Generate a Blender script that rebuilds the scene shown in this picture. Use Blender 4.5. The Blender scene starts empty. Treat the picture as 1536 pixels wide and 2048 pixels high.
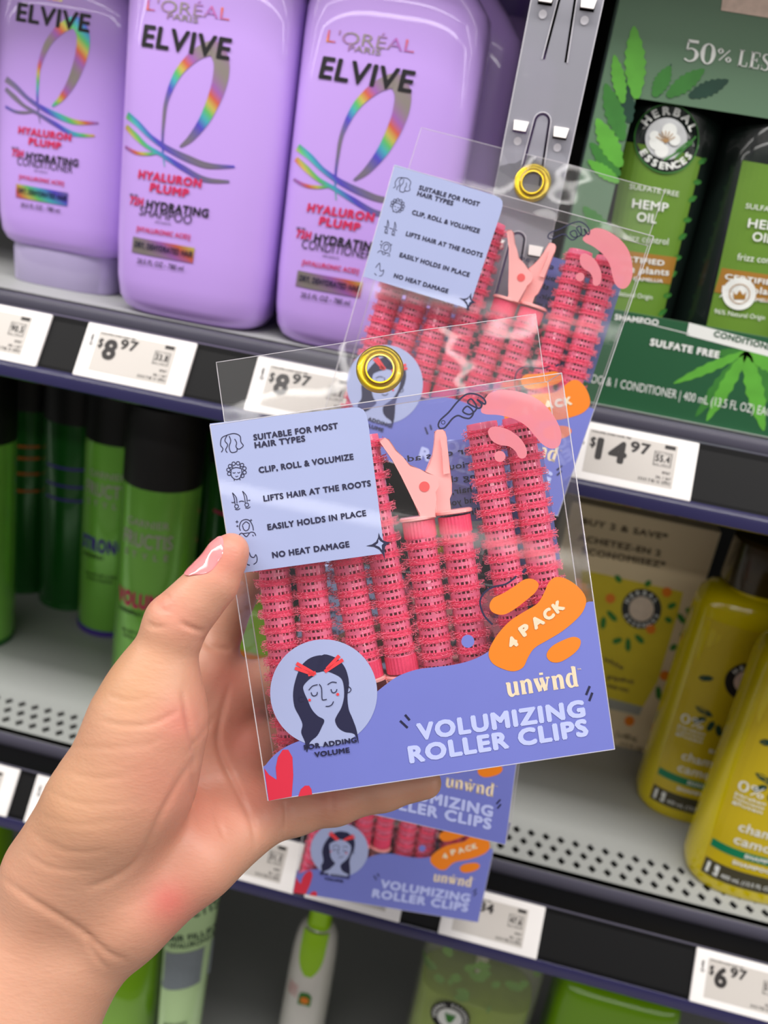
import bpy, math, random
import numpy as np
from mathutils import Vector, Matrix
from mathutils.geometry import tessellate_polygon
R_ = math.radians
rng = random.Random(7)
SC = bpy.context.scene
COL = SC.collection

# ------------------------------------------------------------------ camera
FPX = 1750.0                                    # focal length in pixels of the 1536 x 2048 frame
YAW, PITCH, ROLL = R_(6.8), R_(20.3), R_(9.8)
CAM = np.array([0, 0, 1.4])
FW = np.array([-math.sin(YAW)*math.cos(PITCH), math.cos(YAW)*math.cos(PITCH), -math.sin(PITCH)])
_r = np.cross(FW, [0, 0, 1]); _r /= np.linalg.norm(_r); _u = np.cross(_r, FW)
RT = math.cos(ROLL)*_r + math.sin(ROLL)*_u
UP = -math.sin(ROLL)*_r + math.cos(ROLL)*_u
cd = bpy.data.cameras.new('camera'); cam = bpy.data.objects.new('camera', cd); COL.objects.link(cam)
cd.sensor_fit = 'VERTICAL'; cd.sensor_height = 36.0; cd.lens = 36.0*FPX/2048.0
cd.clip_start = 0.01; cd.clip_end = 50
cam.matrix_world = Matrix(((RT[0], UP[0], -FW[0], CAM[0]), (RT[1], UP[1], -FW[1], CAM[1]), (RT[2], UP[2], -FW[2], CAM[2]), (0, 0, 0, 1)))
cd.dof.use_dof = True; cd.dof.focus_distance = 0.318; cd.dof.aperture_fstop = 10.5
SC.camera = cam

# ------------------------------------------------------------------ light and exposure
SC.view_settings.view_transform = 'Standard'; SC.view_settings.look = 'None'
SC.view_settings.exposure = -0.55; SC.view_settings.gamma = 1.0; SC.view_settings.use_curve_mapping = False
SC.cycles.use_denoising = True
SC.cycles.transparent_max_bounces = 40
SC.cycles.max_bounces = 10
wd = bpy.data.worlds.new('shop_light'); SC.world = wd; wd.use_nodes = True
wd.node_tree.nodes['Background'].inputs[0].default_value = (1.0, 0.97, 0.94, 1)
wd.node_tree.nodes['Background'].inputs[1].default_value = 0.06

def area(name, loc, target, sx, sy, power, color=(1, .97, .94)):
    l = bpy.data.lights.new(name, 'AREA'); l.shape = 'RECTANGLE'; l.size = sx; l.size_y = sy; l.energy = power; l.color = color
    o = bpy.data.objects.new(name, l); COL.objects.link(o); o.location = loc
    o.rotation_euler = (Vector(target)-Vector(loc)).to_track_quat('-Z', 'Y').to_euler()
    return o
area('ceiling_strip_near', (0.1, -0.22, 2.9), (.1, .0, 1.2), 14, .25, 290)
area('ceiling_strip_far', (0.0, -0.48, 3.0), (0, .2, 1.2), 14.0, .3, 105)
area('ceiling_strip_next_aisle', (0, -3.0, 3.0), (0, -.5, 1.4), 30.0, .09, 210)
area('ceiling_strip_third_aisle', (0, -5.6, 3.0), (0, -.5, 1.4), 30.0, .10, 260)

# ------------------------------------------------------------------ pixel helpers (measuring the photograph)
def ray(x, y): return FW + RT*(x-768)/FPX - UP*(y-1024)/FPX
def at(x, y, d=None, Y=None, Z=None):
    v = ray(x, y)
    t = d if d is not None else (Y-CAM[1])/v[1] if Y is not None else (Z-CAM[2])/v[2]
    return CAM + v*t
def to_px(P):
    Q = np.asarray(P)-CAM; d = Q@FW
    return np.stack([768+FPX*(Q@RT)/d, 1024-FPX*(Q@UP)/d, d], -1)

# ------------------------------------------------------------------ materials
def lin(c):
    return tuple(((v/255)/12.92 if v/255 <= .04045 else ((v/255+.055)/1.055)**2.4) for v in c)
MATS = {}
def mat(name, rgb, rough=.45, metal=0, spec=.5, coat=0, noise=.0, nscale=60, bump=0, bscale=300, alpha=1.0, sss=0, trans=0, ior=1.45):
    if name in MATS: return MATS[name]
    m = bpy.data.materials.new(name); m.use_nodes = True; nt = m.node_tree; b = nt.nodes['Principled BSDF']
    c = lin(rgb) + (1,)
    b.inputs['Base Color'].default_value = c
    b.inputs['Roughness'].default_value = rough; b.inputs['Metallic'].default_value = metal
    b.inputs['Specular IOR Level'].default_value = spec; b.inputs['Coat Weight'].default_value = coat
    b.inputs['Alpha'].default_value = alpha; b.inputs['Transmission Weight'].default_value = trans; b.inputs['IOR'].default_value = ior
    if sss:
        b.inputs['Subsurface Weight'].default_value = sss; b.inputs['Subsurface Radius'].default_value = (1, .4, .25); b.inputs['Subsurface Scale'].default_value = .004
    tc = nt.nodes.new('ShaderNodeTexCoord')
    n = nt.nodes.new('ShaderNodeTexNoise'); n.inputs['Scale'].default_value = nscale; n.inputs['Detail'].default_value = 4
    nt.links.new(tc.outputs['Object'], n.inputs['Vector'])
    amt = noise if noise else .03
    mx = nt.nodes.new('ShaderNodeMix'); mx.data_type = 'RGBA'
    mx.inputs[6].default_value = tuple(v*(1-amt) for v in c[:3])+(1,); mx.inputs[7].default_value = tuple(min(1, v*(1+amt)) for v in c[:3])+(1,)
    nt.links.new(n.outputs['Fac'], mx.inputs[0]); nt.links.new(mx.outputs[2], b.inputs['Base Color'])
    if bump:
        n2 = nt.nodes.new('ShaderNodeTexNoise'); n2.inputs['Scale'].default_value = bscale; n2.inputs['Detail'].default_value = 3
        nt.links.new(tc.outputs['Object'], n2.inputs['Vector'])
        bp = nt.nodes.new('ShaderNodeBump'); bp.inputs['Strength'].default_value = bump; bp.inputs['Distance'].default_value = .001
        nt.links.new(n2.outputs['Fac'], bp.inputs['Height']); nt.links.new(bp.outputs['Normal'], b.inputs['Normal'])
    MATS[name] = m; return m

def clear_film(name, tint=(1, 1, 1), haze=.02, refl=1.0, bump=.0, bscale=60, rough=.06, hazecol=(1, 1, 1)):
    if name in MATS: return MATS[name]
    m = bpy.data.materials.new(name); m.use_nodes = True; nt = m.node_tree; nt.nodes.clear()
    out = nt.nodes.new('ShaderNodeOutputMaterial')
    tr = nt.nodes.new('ShaderNodeBsdfTransparent'); tr.inputs[0].default_value = tint+(1,)
    df = nt.nodes.new('ShaderNodeBsdfDiffuse'); df.inputs[0].default_value = hazecol+(1,)
    gl = nt.nodes.new('ShaderNodeBsdfGlossy'); gl.inputs['Roughness'].default_value = rough
    fr = nt.nodes.new('ShaderNodeFresnel'); fr.inputs[0].default_value = 1.45
    mu = nt.nodes.new('ShaderNodeMath'); mu.operation = 'MULTIPLY'; mu.inputs[1].default_value = refl; mu.use_clamp = True
    m1 = nt.nodes.new('ShaderNodeMixShader'); m1.inputs[0].default_value = haze
    m2 = nt.nodes.new('ShaderNodeMixShader')
    tc = nt.nodes.new('ShaderNodeTexCoord'); n = nt.nodes.new('ShaderNodeTexNoise'); n.inputs['Scale'].default_value = bscale; n.inputs['Detail'].default_value = 1
    mp = nt.nodes.new('ShaderNodeMapping'); mp.inputs['Scale'].default_value = (.4, 1, 1.5); mp.inputs['Rotation'].default_value = (0, .15, 0)
    nt.links.new(tc.outputs['Object'], mp.inputs['Vector']); nt.links.new(mp.outputs[0], n.inputs['Vector'])
    bp = nt.nodes.new('ShaderNodeBump'); bp.inputs['Strength'].default_value = bump; bp.inputs['Distance'].default_value = .002
    nt.links.new(n.outputs['Fac'], bp.inputs['Height'])
    nt.links.new(bp.outputs['Normal'], gl.inputs['Normal'])
    nt.links.new(tr.outputs[0], m1.inputs[1]); nt.links.new(df.outputs[0], m1.inputs[2])
    nt.links.new(fr.outputs[0], mu.inputs[0]); nt.links.new(mu.outputs[0], m2.inputs[0])
    nt.links.new(m1.outputs[0], m2.inputs[1]); nt.links.new(gl.outputs[0], m2.inputs[2])
    nt.links.new(m2.outputs[0], out.inputs[0])
    MATS[name] = m; return m

def foil(name, scale=55.0, tilt=(1, .3, .8), sat=.75, val=.9):
    """holographic foil: its view-dependent rainbow sheen is painted as fixed bands of hue"""
    if name in MATS: return MATS[name]
    m = bpy.data.materials.new(name); m.use_nodes = True; nt = m.node_tree; b = nt.nodes['Principled BSDF']
    b.inputs['Metallic'].default_value = .55; b.inputs['Roughness'].default_value = .3
    tc = nt.nodes.new('ShaderNodeTexCoord'); mp = nt.nodes.new('ShaderNodeMapping')
    mp.inputs['Rotation'].default_value = tilt; mp.inputs['Scale'].default_value = (scale, scale, scale)
    nt.links.new(tc.outputs['Object'], mp.inputs['Vector'])
    w = nt.nodes.new('ShaderNodeTexWave'); w.inputs['Scale'].default_value = .22; w.inputs['Distortion'].default_value = 1.2
    nt.links.new(mp.outputs[0], w.inputs['Vector'])
    rp = nt.nodes.new('ShaderNodeValToRGB'); e = rp.color_ramp.elements
    cols = [(0, (150, 140, 160)), (.2, (110, 95, 235)), (.36, (95, 205, 225)), (.5, (120, 225, 130)), (.63, (235, 215, 110)), (.76, (245, 120, 95)), (.88, (190, 120, 210)), (1, (165, 155, 150))]
    e[0].position = 0; e[0].color = lin(cols[0][1])+(1,); e[1].position = 1; e[1].color = lin(cols[-1][1])+(1,)
    for p, c in cols[1:-1]:
        q = e.new(p); q.color = lin(c)+(1,)
    nt.links.new(w.outputs['Fac'], rp.inputs[0]); nt.links.new(rp.outputs[0], b.inputs['Base Color'])
    MATS[name] = m; return m

# ------------------------------------------------------------------ geometry helpers
class G:
    """vertices and faces of ONE mesh"""
    def __init__(s): s.v = []; s.f = []
    def add(s, v, f):
        o = len(s.v); s.v += [tuple(map(float, p)) for p in v]; s.f += [tuple(i+o for i in q) for q in f]; return s
    def box(s, x0, x1, y0, y1, z0, z1):
        return s.add([(x, y, z) for z in (z0, z1) for y in (y0, y1) for x in (x0, x1)],
                     [(0, 2, 3, 1), (4, 5, 7, 6), (0, 1, 5, 4), (2, 6, 7, 3), (0, 4, 6, 2), (1, 3, 7, 5)])
    def rings(s, rings, caps=True):
        n = len(rings[0]); o = len(s.v)
        for r in rings: s.v += [tuple(map(float, p)) for p in r]
        for i in range(len(rings)-1):
            for j in range(n):
                k = (j+1) % n
                s.f.append((o+i*n+j, o+i*n+k, o+(i+1)*n+k, o+(i+1)*n+j))
        if caps:
            s.f.append(tuple(o+j for j in range(n))[::-1]); s.f.append(tuple(o+(len(rings)-1)*n+j for j in range(n)))
        return s
    def lathe(s, prof, seg=32, c=(0, 0, 0), axis='z', caps=True):
        rs = []
        for r, h in prof:
            ring = []
            for j in range(seg):
                a = 2*math.pi*j/seg
                p = (r*math.cos(a), r*math.sin(a), h) if axis == 'z' else (r*math.cos(a), h, r*math.sin(a))
                ring.append((p[0]+c[0], p[1]+c[1], p[2]+c[2]))
            rs.append(ring)
        return s.rings(rs, caps)
    def tube(s, pts, r, seg=6, caps=True):
        pts = [np.array(p, float) for p in pts]; rs = []
        rr = r if hasattr(r, '__len__') else [r]*len(pts)
        ref = None
        for i, p in enumerate(pts):
            t = pts[min(i+1, len(pts)-1)]-pts[max(i-1, 0)]; t /= np.linalg.norm(t)+1e-12
            if ref is None:
                a = np.array([0, 0, 1.]) if abs(t[2]) < .9 else np.array([1., 0, 0]); ref = np.cross(t, a)
            u = ref-t*(ref@t); u /= np.linalg.norm(u)+1e-12; ref = u; w = np.cross(t, u)
            rs.append([p+rr[i]*(u*math.cos(2*math.pi*j/seg)+w*math.sin(2*math.pi*j/seg)) for j in range(seg)])
        return s.rings(rs, caps)
    def super(s, prof, n=3.0, seg=56, c=(0, 0, 0)):
        """stack of superellipses: prof rows (z, half width, half depth[, n])"""
        rs = []
        for row in prof:
            z, a, b = row[:3]; e = row[3] if len(row) > 3 else n; ring = []
            for j in range(seg):
                t = 2*math.pi*j/seg; ct, st = math.cos(t), math.sin(t)
                ring.append((c[0]+a*math.copysign(abs(ct)**(2/e), ct), c[1]+b*math.copysign(abs(st)**(2/e), st), c[2]+z))
            rs.append(ring)
        return s.rings(rs)
    def plate(s, outer, holes, y0, y1, to3=None):
        """flat outline (u, v) with holes, thick from y0 to y1"""
        loops = [outer]+holes
        flat = [p for l in loops for p in l]
        tris = tessellate_polygon([[Vector((p[0], p[1], 0)) for p in l] for l in loops])
        n = len(flat); f3 = to3 or (lambda u, v, y: (u, y, v))
        vs = [f3(u, v, y0) for u, v in flat]+[f3(u, v, y1) for u, v in flat]
        fs = [tuple(t) for t in tris]+[tuple(i+n for i in t)[::-1] for t in tris]
        o = 0
        for l in loops:
            m = len(l)
            for i in range(m):
                j = (i+1) % m; fs.append((o+i, o+j, n+o+j, n+o+i))
            o += m
        return s.add(vs, fs)

def mesh_obj(name, g, m, parent=None, smooth=False, angle=None):
    me = bpy.data.meshes.new(name); me.from_pydata(g.v, [], g.f); me.update()
    me.materials.append(m)
    if smooth:
        me.polygons.foreach_set('use_smooth', [True]*len(me.polygons))
        try: me.set_sharp_from_angle(angle=R_(angle or 40))
        except Exception: pass
    o = bpy.data.objects.new(name, me); COL.objects.link(o)
    if parent: o.parent = parent
    return o
def bevel(o, w, seg=2):
    b = o.modifiers.new('bevel', 'BEVEL'); b.width = w; b.segments = seg; b.limit_method = 'ANGLE'; b.angle_limit = R_(35)
    return o
def tag(o, label, cat, group=None):
    o['label'] = label; o['category'] = cat
    if group: o['group'] = group
    return o
def thing(name, label, cat, loc=(0, 0, 0), rot=None, group=None):
    o = bpy.data.objects.new(name, None); COL.objects.link(o); o.empty_display_size = .02
    if rot is not None: o.matrix_world = Matrix.Translation(Vector(loc)) @ rot.to_4x4()
    else: o.location = loc
    return tag(o, label, cat, group)
def copy_tree(o, parent=None):
    c = o.copy(); COL.objects.link(c)
    if parent is not None: c.parent = parent
    for ch in list(o.children): copy_tree(ch, c)
    return c

def spline(pts, n=8, closed=False):
    """Catmull-Rom through 2D / 3D points"""
    P = [np.array(p, float) for p in pts]; out = []; m = len(P)
    for i in range(m if closed else m-1):
        g = (lambda k: P[k % m]) if closed else (lambda k: P[min(max(k, 0), m-1)])
        a, b, c, d = g(i-1), g(i), g(i+1), g(i+2)
        for k in range(n):
            t = k/n
            out.append(.5*((2*b)+(c-a)*t+(2*a-5*b+4*c-d)*t*t+(3*b-a-3*c+d)*t**3))
    if not closed: out.append(P[-1])
    return out

# ------------------------------------------------------------------ lettering
_T = {}
class Copies(list): n = 0                       # faces of a heavy letter: every repeat lies a hair above the last
def glyphs(s, bold=0.0):
    """2D mesh of a line of writing: x from 0, capitals 1 high"""
    k = (s, bold)
    if k in _T: return _T[k]
    cu = bpy.data.curves.new('writing', 'FONT'); cu.body = s; cu.size = 1; cu.space_character = 1+bold*2.6; cu.resolution_u = 3
    o = bpy.data.objects.new('writing', cu); COL.objects.link(o)
    dg = bpy.context.evaluated_depsgraph_get(); dg.update()
    me = bpy.data.meshes.new_from_object(o.evaluated_get(dg))
    v = np.array([tuple(p.co)[:2] for p in me.vertices]) if len(me.vertices) else np.zeros((1, 2)); f = [tuple(p.vertices) for p in me.polygons]
    bpy.data.objects.remove(o); bpy.data.curves.remove(cu); bpy.data.meshes.remove(me)
    if s == 'H' and bold == 0: _T[k] = (v, f); return _T[k]
    H = glyphs('H')[0][:, 1].max()
    v = v/H
    if bold:                                    # heavier strokes: the outline repeated around itself
        m = 6; sh = [(0, 0)]+[(bold/H*math.cos(2*math.pi*q/m), bold/H*math.sin(2*math.pi*q/m)) for q in range(m)]
        n = len(v); v = np.concatenate([v+np.array(q) for q in sh]); f = Copies(tuple(i+n*q for i in t) for q in range(len(sh)) for t in f); f.n = n
        v[:, 1] = (v[:, 1]+bold/H)/(1+2*bold/H)
    v[:, 0] -= v[:, 0].min()
    _T[k] = (v, f); return _T[k]
# a small set of serif letters drawn as strokes (x, y in cap heights; width per stroke)
SERIF = {
 '5': (.62, [([(.12, 1), (.55, 1)], .13), ([(.14, 1), (.12, .55)], .06), ([(.12, .56), (.28, .64), (.46, .56), (.53, .36), (.46, .12), (.26, .0), (.06, .1)], (.05, .06, .09, .15, .09, .05, .08))]),
 '0': (.66, [([(.3, 1), (.14, .86), (.08, .5), (.14, .14), (.3, 0), (.46, .14), (.52, .5), (.46, .86), (.3, 1)], (.05, .1, .16, .1, .05, .1, .16, .1, .05))]),
 '%': (.9, [([(.7, 1), (.2, 0)], .06), ([(.2, 1), (.08, .8), (.2, .58), (.32, .8), (.2, 1)], (.05, .09, .05, .09, .05)), ([(.7, .42), (.58, .2), (.7, 0), (.82, .2), (.7, .42)], (.05, .09, .05, .09, .05))]),
 'L': (.68, [([(.18, 0), (.18, 1)], .15), ([(.04, .98), (.34, .98)], .05), ([(.04, .02), (.6, .02)], .05), ([(.6, .0), (.6, .28)], .05)]),
 'E': (.7, [([(.18, 0), (.18, 1)], .15), ([(.04, .98), (.6, .98)], .05), ([(.04, .02), (.62, .02)], .05), ([(.18, .52), (.46, .52)], .05), ([(.6, 1), (.6, .76)], .05), ([(.62, 0), (.62, .28)], .05), ([(.46, .4), (.46, .64)], .05)]),
 'S': (.6, [([(.5, .8), (.42, .95), (.27, 1), (.12, .9), (.1, .74), (.22, .6), (.4, .46), (.5, .28), (.44, .08), (.27, 0), (.12, .06), (.05, .22)], (.05, .05, .05, .09, .13, .14, .14, .13, .09, .05, .05, .06)), ([(.5, 1), (.5, .74)], .05), ([(.06, .26), (.06, 0)], .05)]),
 'u': (.78, [([(.17, .68), (.17, .2), (.26, .03), (.4, .03), (.55, .16)], (.17, .17, .14, .08, .07)), ([(.6, .7), (.6, 0)], .17), ([(.02, .67), (.24, .67)], .07), ([(.46, .67), (.66, .67)], .07), ([(.56, .03), (.74, .03)], .07)]),
 'n': (.8, [([(.18, .7), (.18, 0)], .17), ([(.03, .67), (.24, .67)], .07), ([(.05, .03), (.34, .03)], .07), ([(.22, .52), (.38, .67), (.52, .66), (.6, .5), (.6, 0)], (.07, .08, .14, .17, .17)), ([(.47, .03), (.74, .03)], .07)]),
 'w': (1.0, [([(.12, .68), (.32, .02)], .17), ([(.33, .02), (.52, .56)], .07), ([(.46, .68), (.66, .02)], .17), ([(.67, .02), (.86, .66)], .07), ([(.0, .67), (.28, .67)], .07), ([(.36, .67), (.6, .67)], .07), ([(.74, .67), (.98, .67)], .07), ([(.5, .86), (.505, .98)], .16)]),
 'd': (.8, [([(.56, 1.05), (.56, 0)], .17), ([(.42, 1.03), (.6, 1.03)], .07), ([(.56, .03), (.72, .03)], .07), ([(.52, .6), (.36, .7), (.2, .62), (.12, .36), (.2, .1), (.35, .02), (.52, .14)], (.06, .07, .14, .18, .14, .07, .06))]),
}
def ribbon2(pts, w):
    pts = [np.array(p, float) for p in pts]; n = len(pts); ww = list(w) if hasattr(w, '__len__') else [w]*n
    if len(ww) != n: ww = list(np.interp(np.linspace(0, 1, n), np.linspace(0, 1, len(ww)), ww))
    v = []; f = []
    for i, p in enumerate(pts):
        t = pts[min(i+1, n-1)]-pts[max(i-1, 0)]; t = t/(np.linalg.norm(t)+1e-12); q = np.array([-t[1], t[0]])*ww[i]/2
        v += [p+q, p-q]
        if i: f.append((2*i-2, 2*i-1, 2*i+1, 2*i))
    return v, f
def serif(s, gap=.06, fat=1.0):
    v = []; f = []; x = 0
    for ch in s:
        if ch == ' ': x += .4; continue
        adv, st = SERIF[ch]
        for pts, w in st:
            w = [q*fat for q in w] if hasattr(w, '__len__') else w*fat
            P = spline(pts, 6) if len(pts) > 2 else [np.array(q, float) for q in pts]
            a, b = ribbon2(P, w); o = len(v); v += [(p[0]+x, p[1]) for p in a]; f += [tuple(i+o for i in q) for q in b]
        x += adv+gap
    v = np.array(v); v[:, 0] -= v[:, 0].min(); return v, f

class Art:
    """flat print collected in photo pixels, mapped onto a surface: m2(px,py)->(u,v), surf(u,v,lift)->(x,y,z)"""
    def __init__(s, m2, surf): s.m2 = m2; s.surf = surf
    def uv(s, P): return [s.m2(*p) for p in P]
    def put(s, g, uvs, faces, lift):
        n = getattr(faces, 'n', 0)
        g.add([s.surf(p[0], p[1], lift+(1.2e-5*(i//n) if n else 0)) for i, p in enumerate(uvs)], faces)
    def poly(s, g, P, lift, smooth=0, closed=True):
        if smooth: P = spline(P, smooth, True)
        q = s.uv(P); t = tessellate_polygon([[Vector((a, b, 0)) for a, b in q]]); s.put(g, q, [tuple(i) for i in t], lift)
    def line(s, g, P, w, lift, smooth=6):
        if smooth and len(P) > 2: P = spline(P, smooth)
        v, f = ribbon2(P, w); s.put(g, s.uv(v), f, lift)
    def disc(s, g, c, r, lift, n=28, ry=None, r0=0):
        ry = ry or r
        if r0:
            v = [(c[0]+k*math.cos(2*math.pi*i/n), c[1]+k*ry/r*math.sin(2*math.pi*i/n)) for k in (r, r0) for i in range(n)]
            f = [(i, (i+1) % n, n+(i+1) % n, n+i) for i in range(n)]
        else:
            v = [c]+[(c[0]+r*math.cos(2*math.pi*i/n), c[1]+ry*math.sin(2*math.pi*i/n)) for i in range(n)]
            f = [(0, 1+i, 1+(i+1) % n) for i in range(n)]
        s.put(g, s.uv(v), f, lift)
    def text(s, g, t, a, b, cap, lift, bold=.03, ser=False, mirror=False):
        """writing whose baseline runs from pixel a to pixel b, capitals cap pixels high"""
        v, f = serif(t, .06, ser) if ser else glyphs(t, bold)
        w = v[:, 0].max(); A = np.array(a, float); D = np.array(b, float)-A; L = np.linalg.norm(D); D /= L; N = np.array([D[1], -D[0]])
        x = v[:, 0]/w*L
        P = A+np.outer(x, D)+np.outer(v[:, 1]*cap, N)
        s.put(g, s.uv(P), f, lift)
    def arc_text(s, g, t, c, r, a0, a1, cap, lift, bold=.03, inside=False):
        """letters around a circle from angle a0 to a1 (degrees, clockwise from the top)"""
        n = len(t)
        for i, ch in enumerate(t):
            if ch == ' ': continue
            a = R_(a0+(a1-a0)*(i/(n-1)))
            v, f = glyphs(ch, bold); w = v[:, 0].max()
            if not inside: rad = np.array([math.sin(a), -math.cos(a)]); tan = np.array([math.cos(a), math.sin(a)]); C = np.array(c)+rad*r
            else: rad = -np.array([math.sin(a), -math.cos(a)]); tan = -np.array([math.cos(a), math.sin(a)]); C = np.array(c)-rad*r
            P = C+np.outer((v[:, 0]-w/2)*cap, tan)+np.outer(v[:, 1]*cap, rad)
            s.put(g, s.uv(P), f, lift)

# ------------------------------------------------------------------ shared colours
CLEAR = clear_film('clear_pvc', haze=.015, refl=.3, bump=.03, bscale=22, rough=.05)
CLEAR_TAB = clear_film('clear_pvc_tab', haze=.04, refl=.85, bump=.22, bscale=34, rough=.05)
EDGE = mat('pvc_edge_glint', (225, 222, 228), rough=.12, spec=.8, alpha=.5)  # whitish tone stands in for highlights along the plastic folds
PERI = mat('periwinkle_print', (110, 117, 192), rough=.35, coat=.25)
LBLUE = mat('pale_blue_print', (158, 167, 206), rough=.35, coat=.25, noise=.05, nscale=30)
ORANGE = mat('orange_print', (226, 124, 30), rough=.35, coat=.2)
CORAL = mat('coral_print', (206, 48, 70), rough=.35, coat=.2)
CLIPRED = mat('red_print', (222, 62, 70), rough=.4)
NAVY = mat('navy_ink', (36, 36, 66), rough=.4)
PINKP = mat('pink_print', (210, 122, 134), rough=.35, coat=.2, alpha=.93)
TITLE = mat('title_print', (180, 188, 236), rough=.4)
CREAM = mat('cream_print', (222, 204, 176), rough=.4)
PALE = mat('pale_ink', (232, 226, 236), rough=.4)
BLACK = mat('black_ink', (26, 24, 28), rough=.5)
CLIPP = mat('pink_clip_plastic', (255, 180, 178), rough=.32, coat=.3)
PIVOT = mat('deep_pink_pivot', (238, 92, 92), rough=.4)
HOLLOW = mat('roller_hollow_shade', (112, 24, 48), rough=.4)  # dark tone painted in for the shade inside the hollow roller
CAGE = mat('roller_cage_plastic', (248, 114, 150), rough=.3, coat=.3, sss=.2)
VELC = mat('velcro_band', (244, 66, 108), rough=.55, noise=.25, nscale=1500)
HOOK = mat('velcro_hook', (255, 122, 152), rough=.18, spec=.9, coat=.5)
GOLD = mat('gold_eyelet', (232, 200, 36), rough=.24, metal=.65, coat=.4)

# ------------------------------------------------------------------ roller clip (built once, then copied)
RL = .088
def roller_meshes():
    core = G().lathe([(.0046, -RL), (.0046, 0)], 24)  # closed dark tube in place of the shaded hollow
    cage = G()
    nb = 14; pitch = (RL-.006)/nb
    for k in range(20):
        a = 2*math.pi*k/20+.1; w = .0008 if k % 5 == 0 else .00028
        c, s = math.cos(a), math.sin(a)
        p = lambda r, t, z: (r*c-t*s, r*s+t*c, z)
        cage.add([p(r, t, z) for z in (-RL, 0) for r, t in ((.0046, -w), (.0056, -w), (.0056, w), (.0046, w))],
                 [(0, 1, 5, 4), (1, 2, 6, 5), (2, 3, 7, 6), (3, 0, 4, 7)])
    for k in range(nb+1):
        z = -.006-k*pitch
        cage.lathe([(.0045, z-.0007), (.0057, z-.0007), (.0057, z+.0007), (.0045, z+.0007)], 28, caps=False)
    cage.lathe([(.0045, -RL), (.0058, -RL), (.0058, -RL+.002), (.0045, -RL+.002)], 28, caps=False)
    band = G(); hook = G()
    rr = random.Random(3)
    for k in range(nb):
        z0 = -.006-pitch*(k+.5)
        prof = [(.0056, z0-.0012)]+[(.0059+.00016*math.sin(q*2.2), z0-.0012+.0024*q/4) for q in range(5)]+[(.0056, z0+.0012)]
        band.lathe(prof, 30, caps=False)
        for row in (-.0012, -.0004, .0004, .0012):
            for j in range(26):
                a = 2*math.pi*(j+rr.random()*.7)/26; z = z0+row+rr.uniform(-.0003, .0003)
                L = rr.uniform(.0010, .0021); sw = rr.uniform(-.0013, .0013); dz = rr.uniform(-.0009, .0009)
                pts = []
                for t in (0, .3, .62, .86, 1.0):
                    rad = .0059+L*math.sin(min(t, .93)*math.pi*.72)*1.1
                    tt = sw*t*t*1.2; zz = z+dz*t*t*1.2
                    pts.append((rad*math.cos(a)-tt*math.sin(a), rad*math.sin(a)+tt*math.cos(a), zz))
                hook.tube(pts, .00011, 3, caps=False)
    collar = G()
    n = 56; rs = []
    for z in (-.0062, -.0058, -.0006, 0):
        rs.append([((.0060+(.00012 if j % 2 else -.00010))*math.cos(2*math.pi*j/n), (.0060+(.00012 if j % 2 else -.00010))*math.sin(2*math.pi*j/n), z) for j in range(n)])
    collar.rings(rs)
    return core, cage, band, hook, collar

def P1(px, py, y=0.0):                         # photo pixel -> the hand-held pack's own frame (x right, y into the box, z up)
    o = Vector(CAM)-PACK_C; v = Vector(ray(px, py)); Mi = PACK_M.transposed()
    o = Mi @ o; v = Mi @ v
    t = (y-o.y)/v.y; p = o+v*t
    return (p.x, p.z)
def rotmat(rows):
    a = np.array(rows); u, s, vt = np.linalg.svd(a); return Matrix((u@vt).tolist())
PACK_M = rotmat([[.930, -.121, -.346], [.219, .941, .259], [.294, -.317, .902]])
PACK_C = Vector((-.0187, .2841, 1.2681))
PW, PH, PD = .126, .136, .026

def c5(x, y): return (740+x/2.954, 640+y/2.954)
def c6(x, y): return (460+x/1.92, 1100+y/1.92)
def c4(x, y): return (400+x/2.56, 620+y/2.56)

CLIP_Y = .0135
_fa = P1(836, 1036, CLIP_Y); _fb = P1(907, 1024, CLIP_Y)
CLIP_X, CLIP_Z = (_fa[0]+_fb[0])/2, (_fa[1]+_fb[1])/2
def clip_local(P):                              # traced jaw outlines in the clip's own frame
    out = []
    for p in P:
        q = P1(*c5(*p), CLIP_Y-.006); out.append((q[0]-CLIP_X, q[1]-CLIP_Z))
    return out

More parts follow.
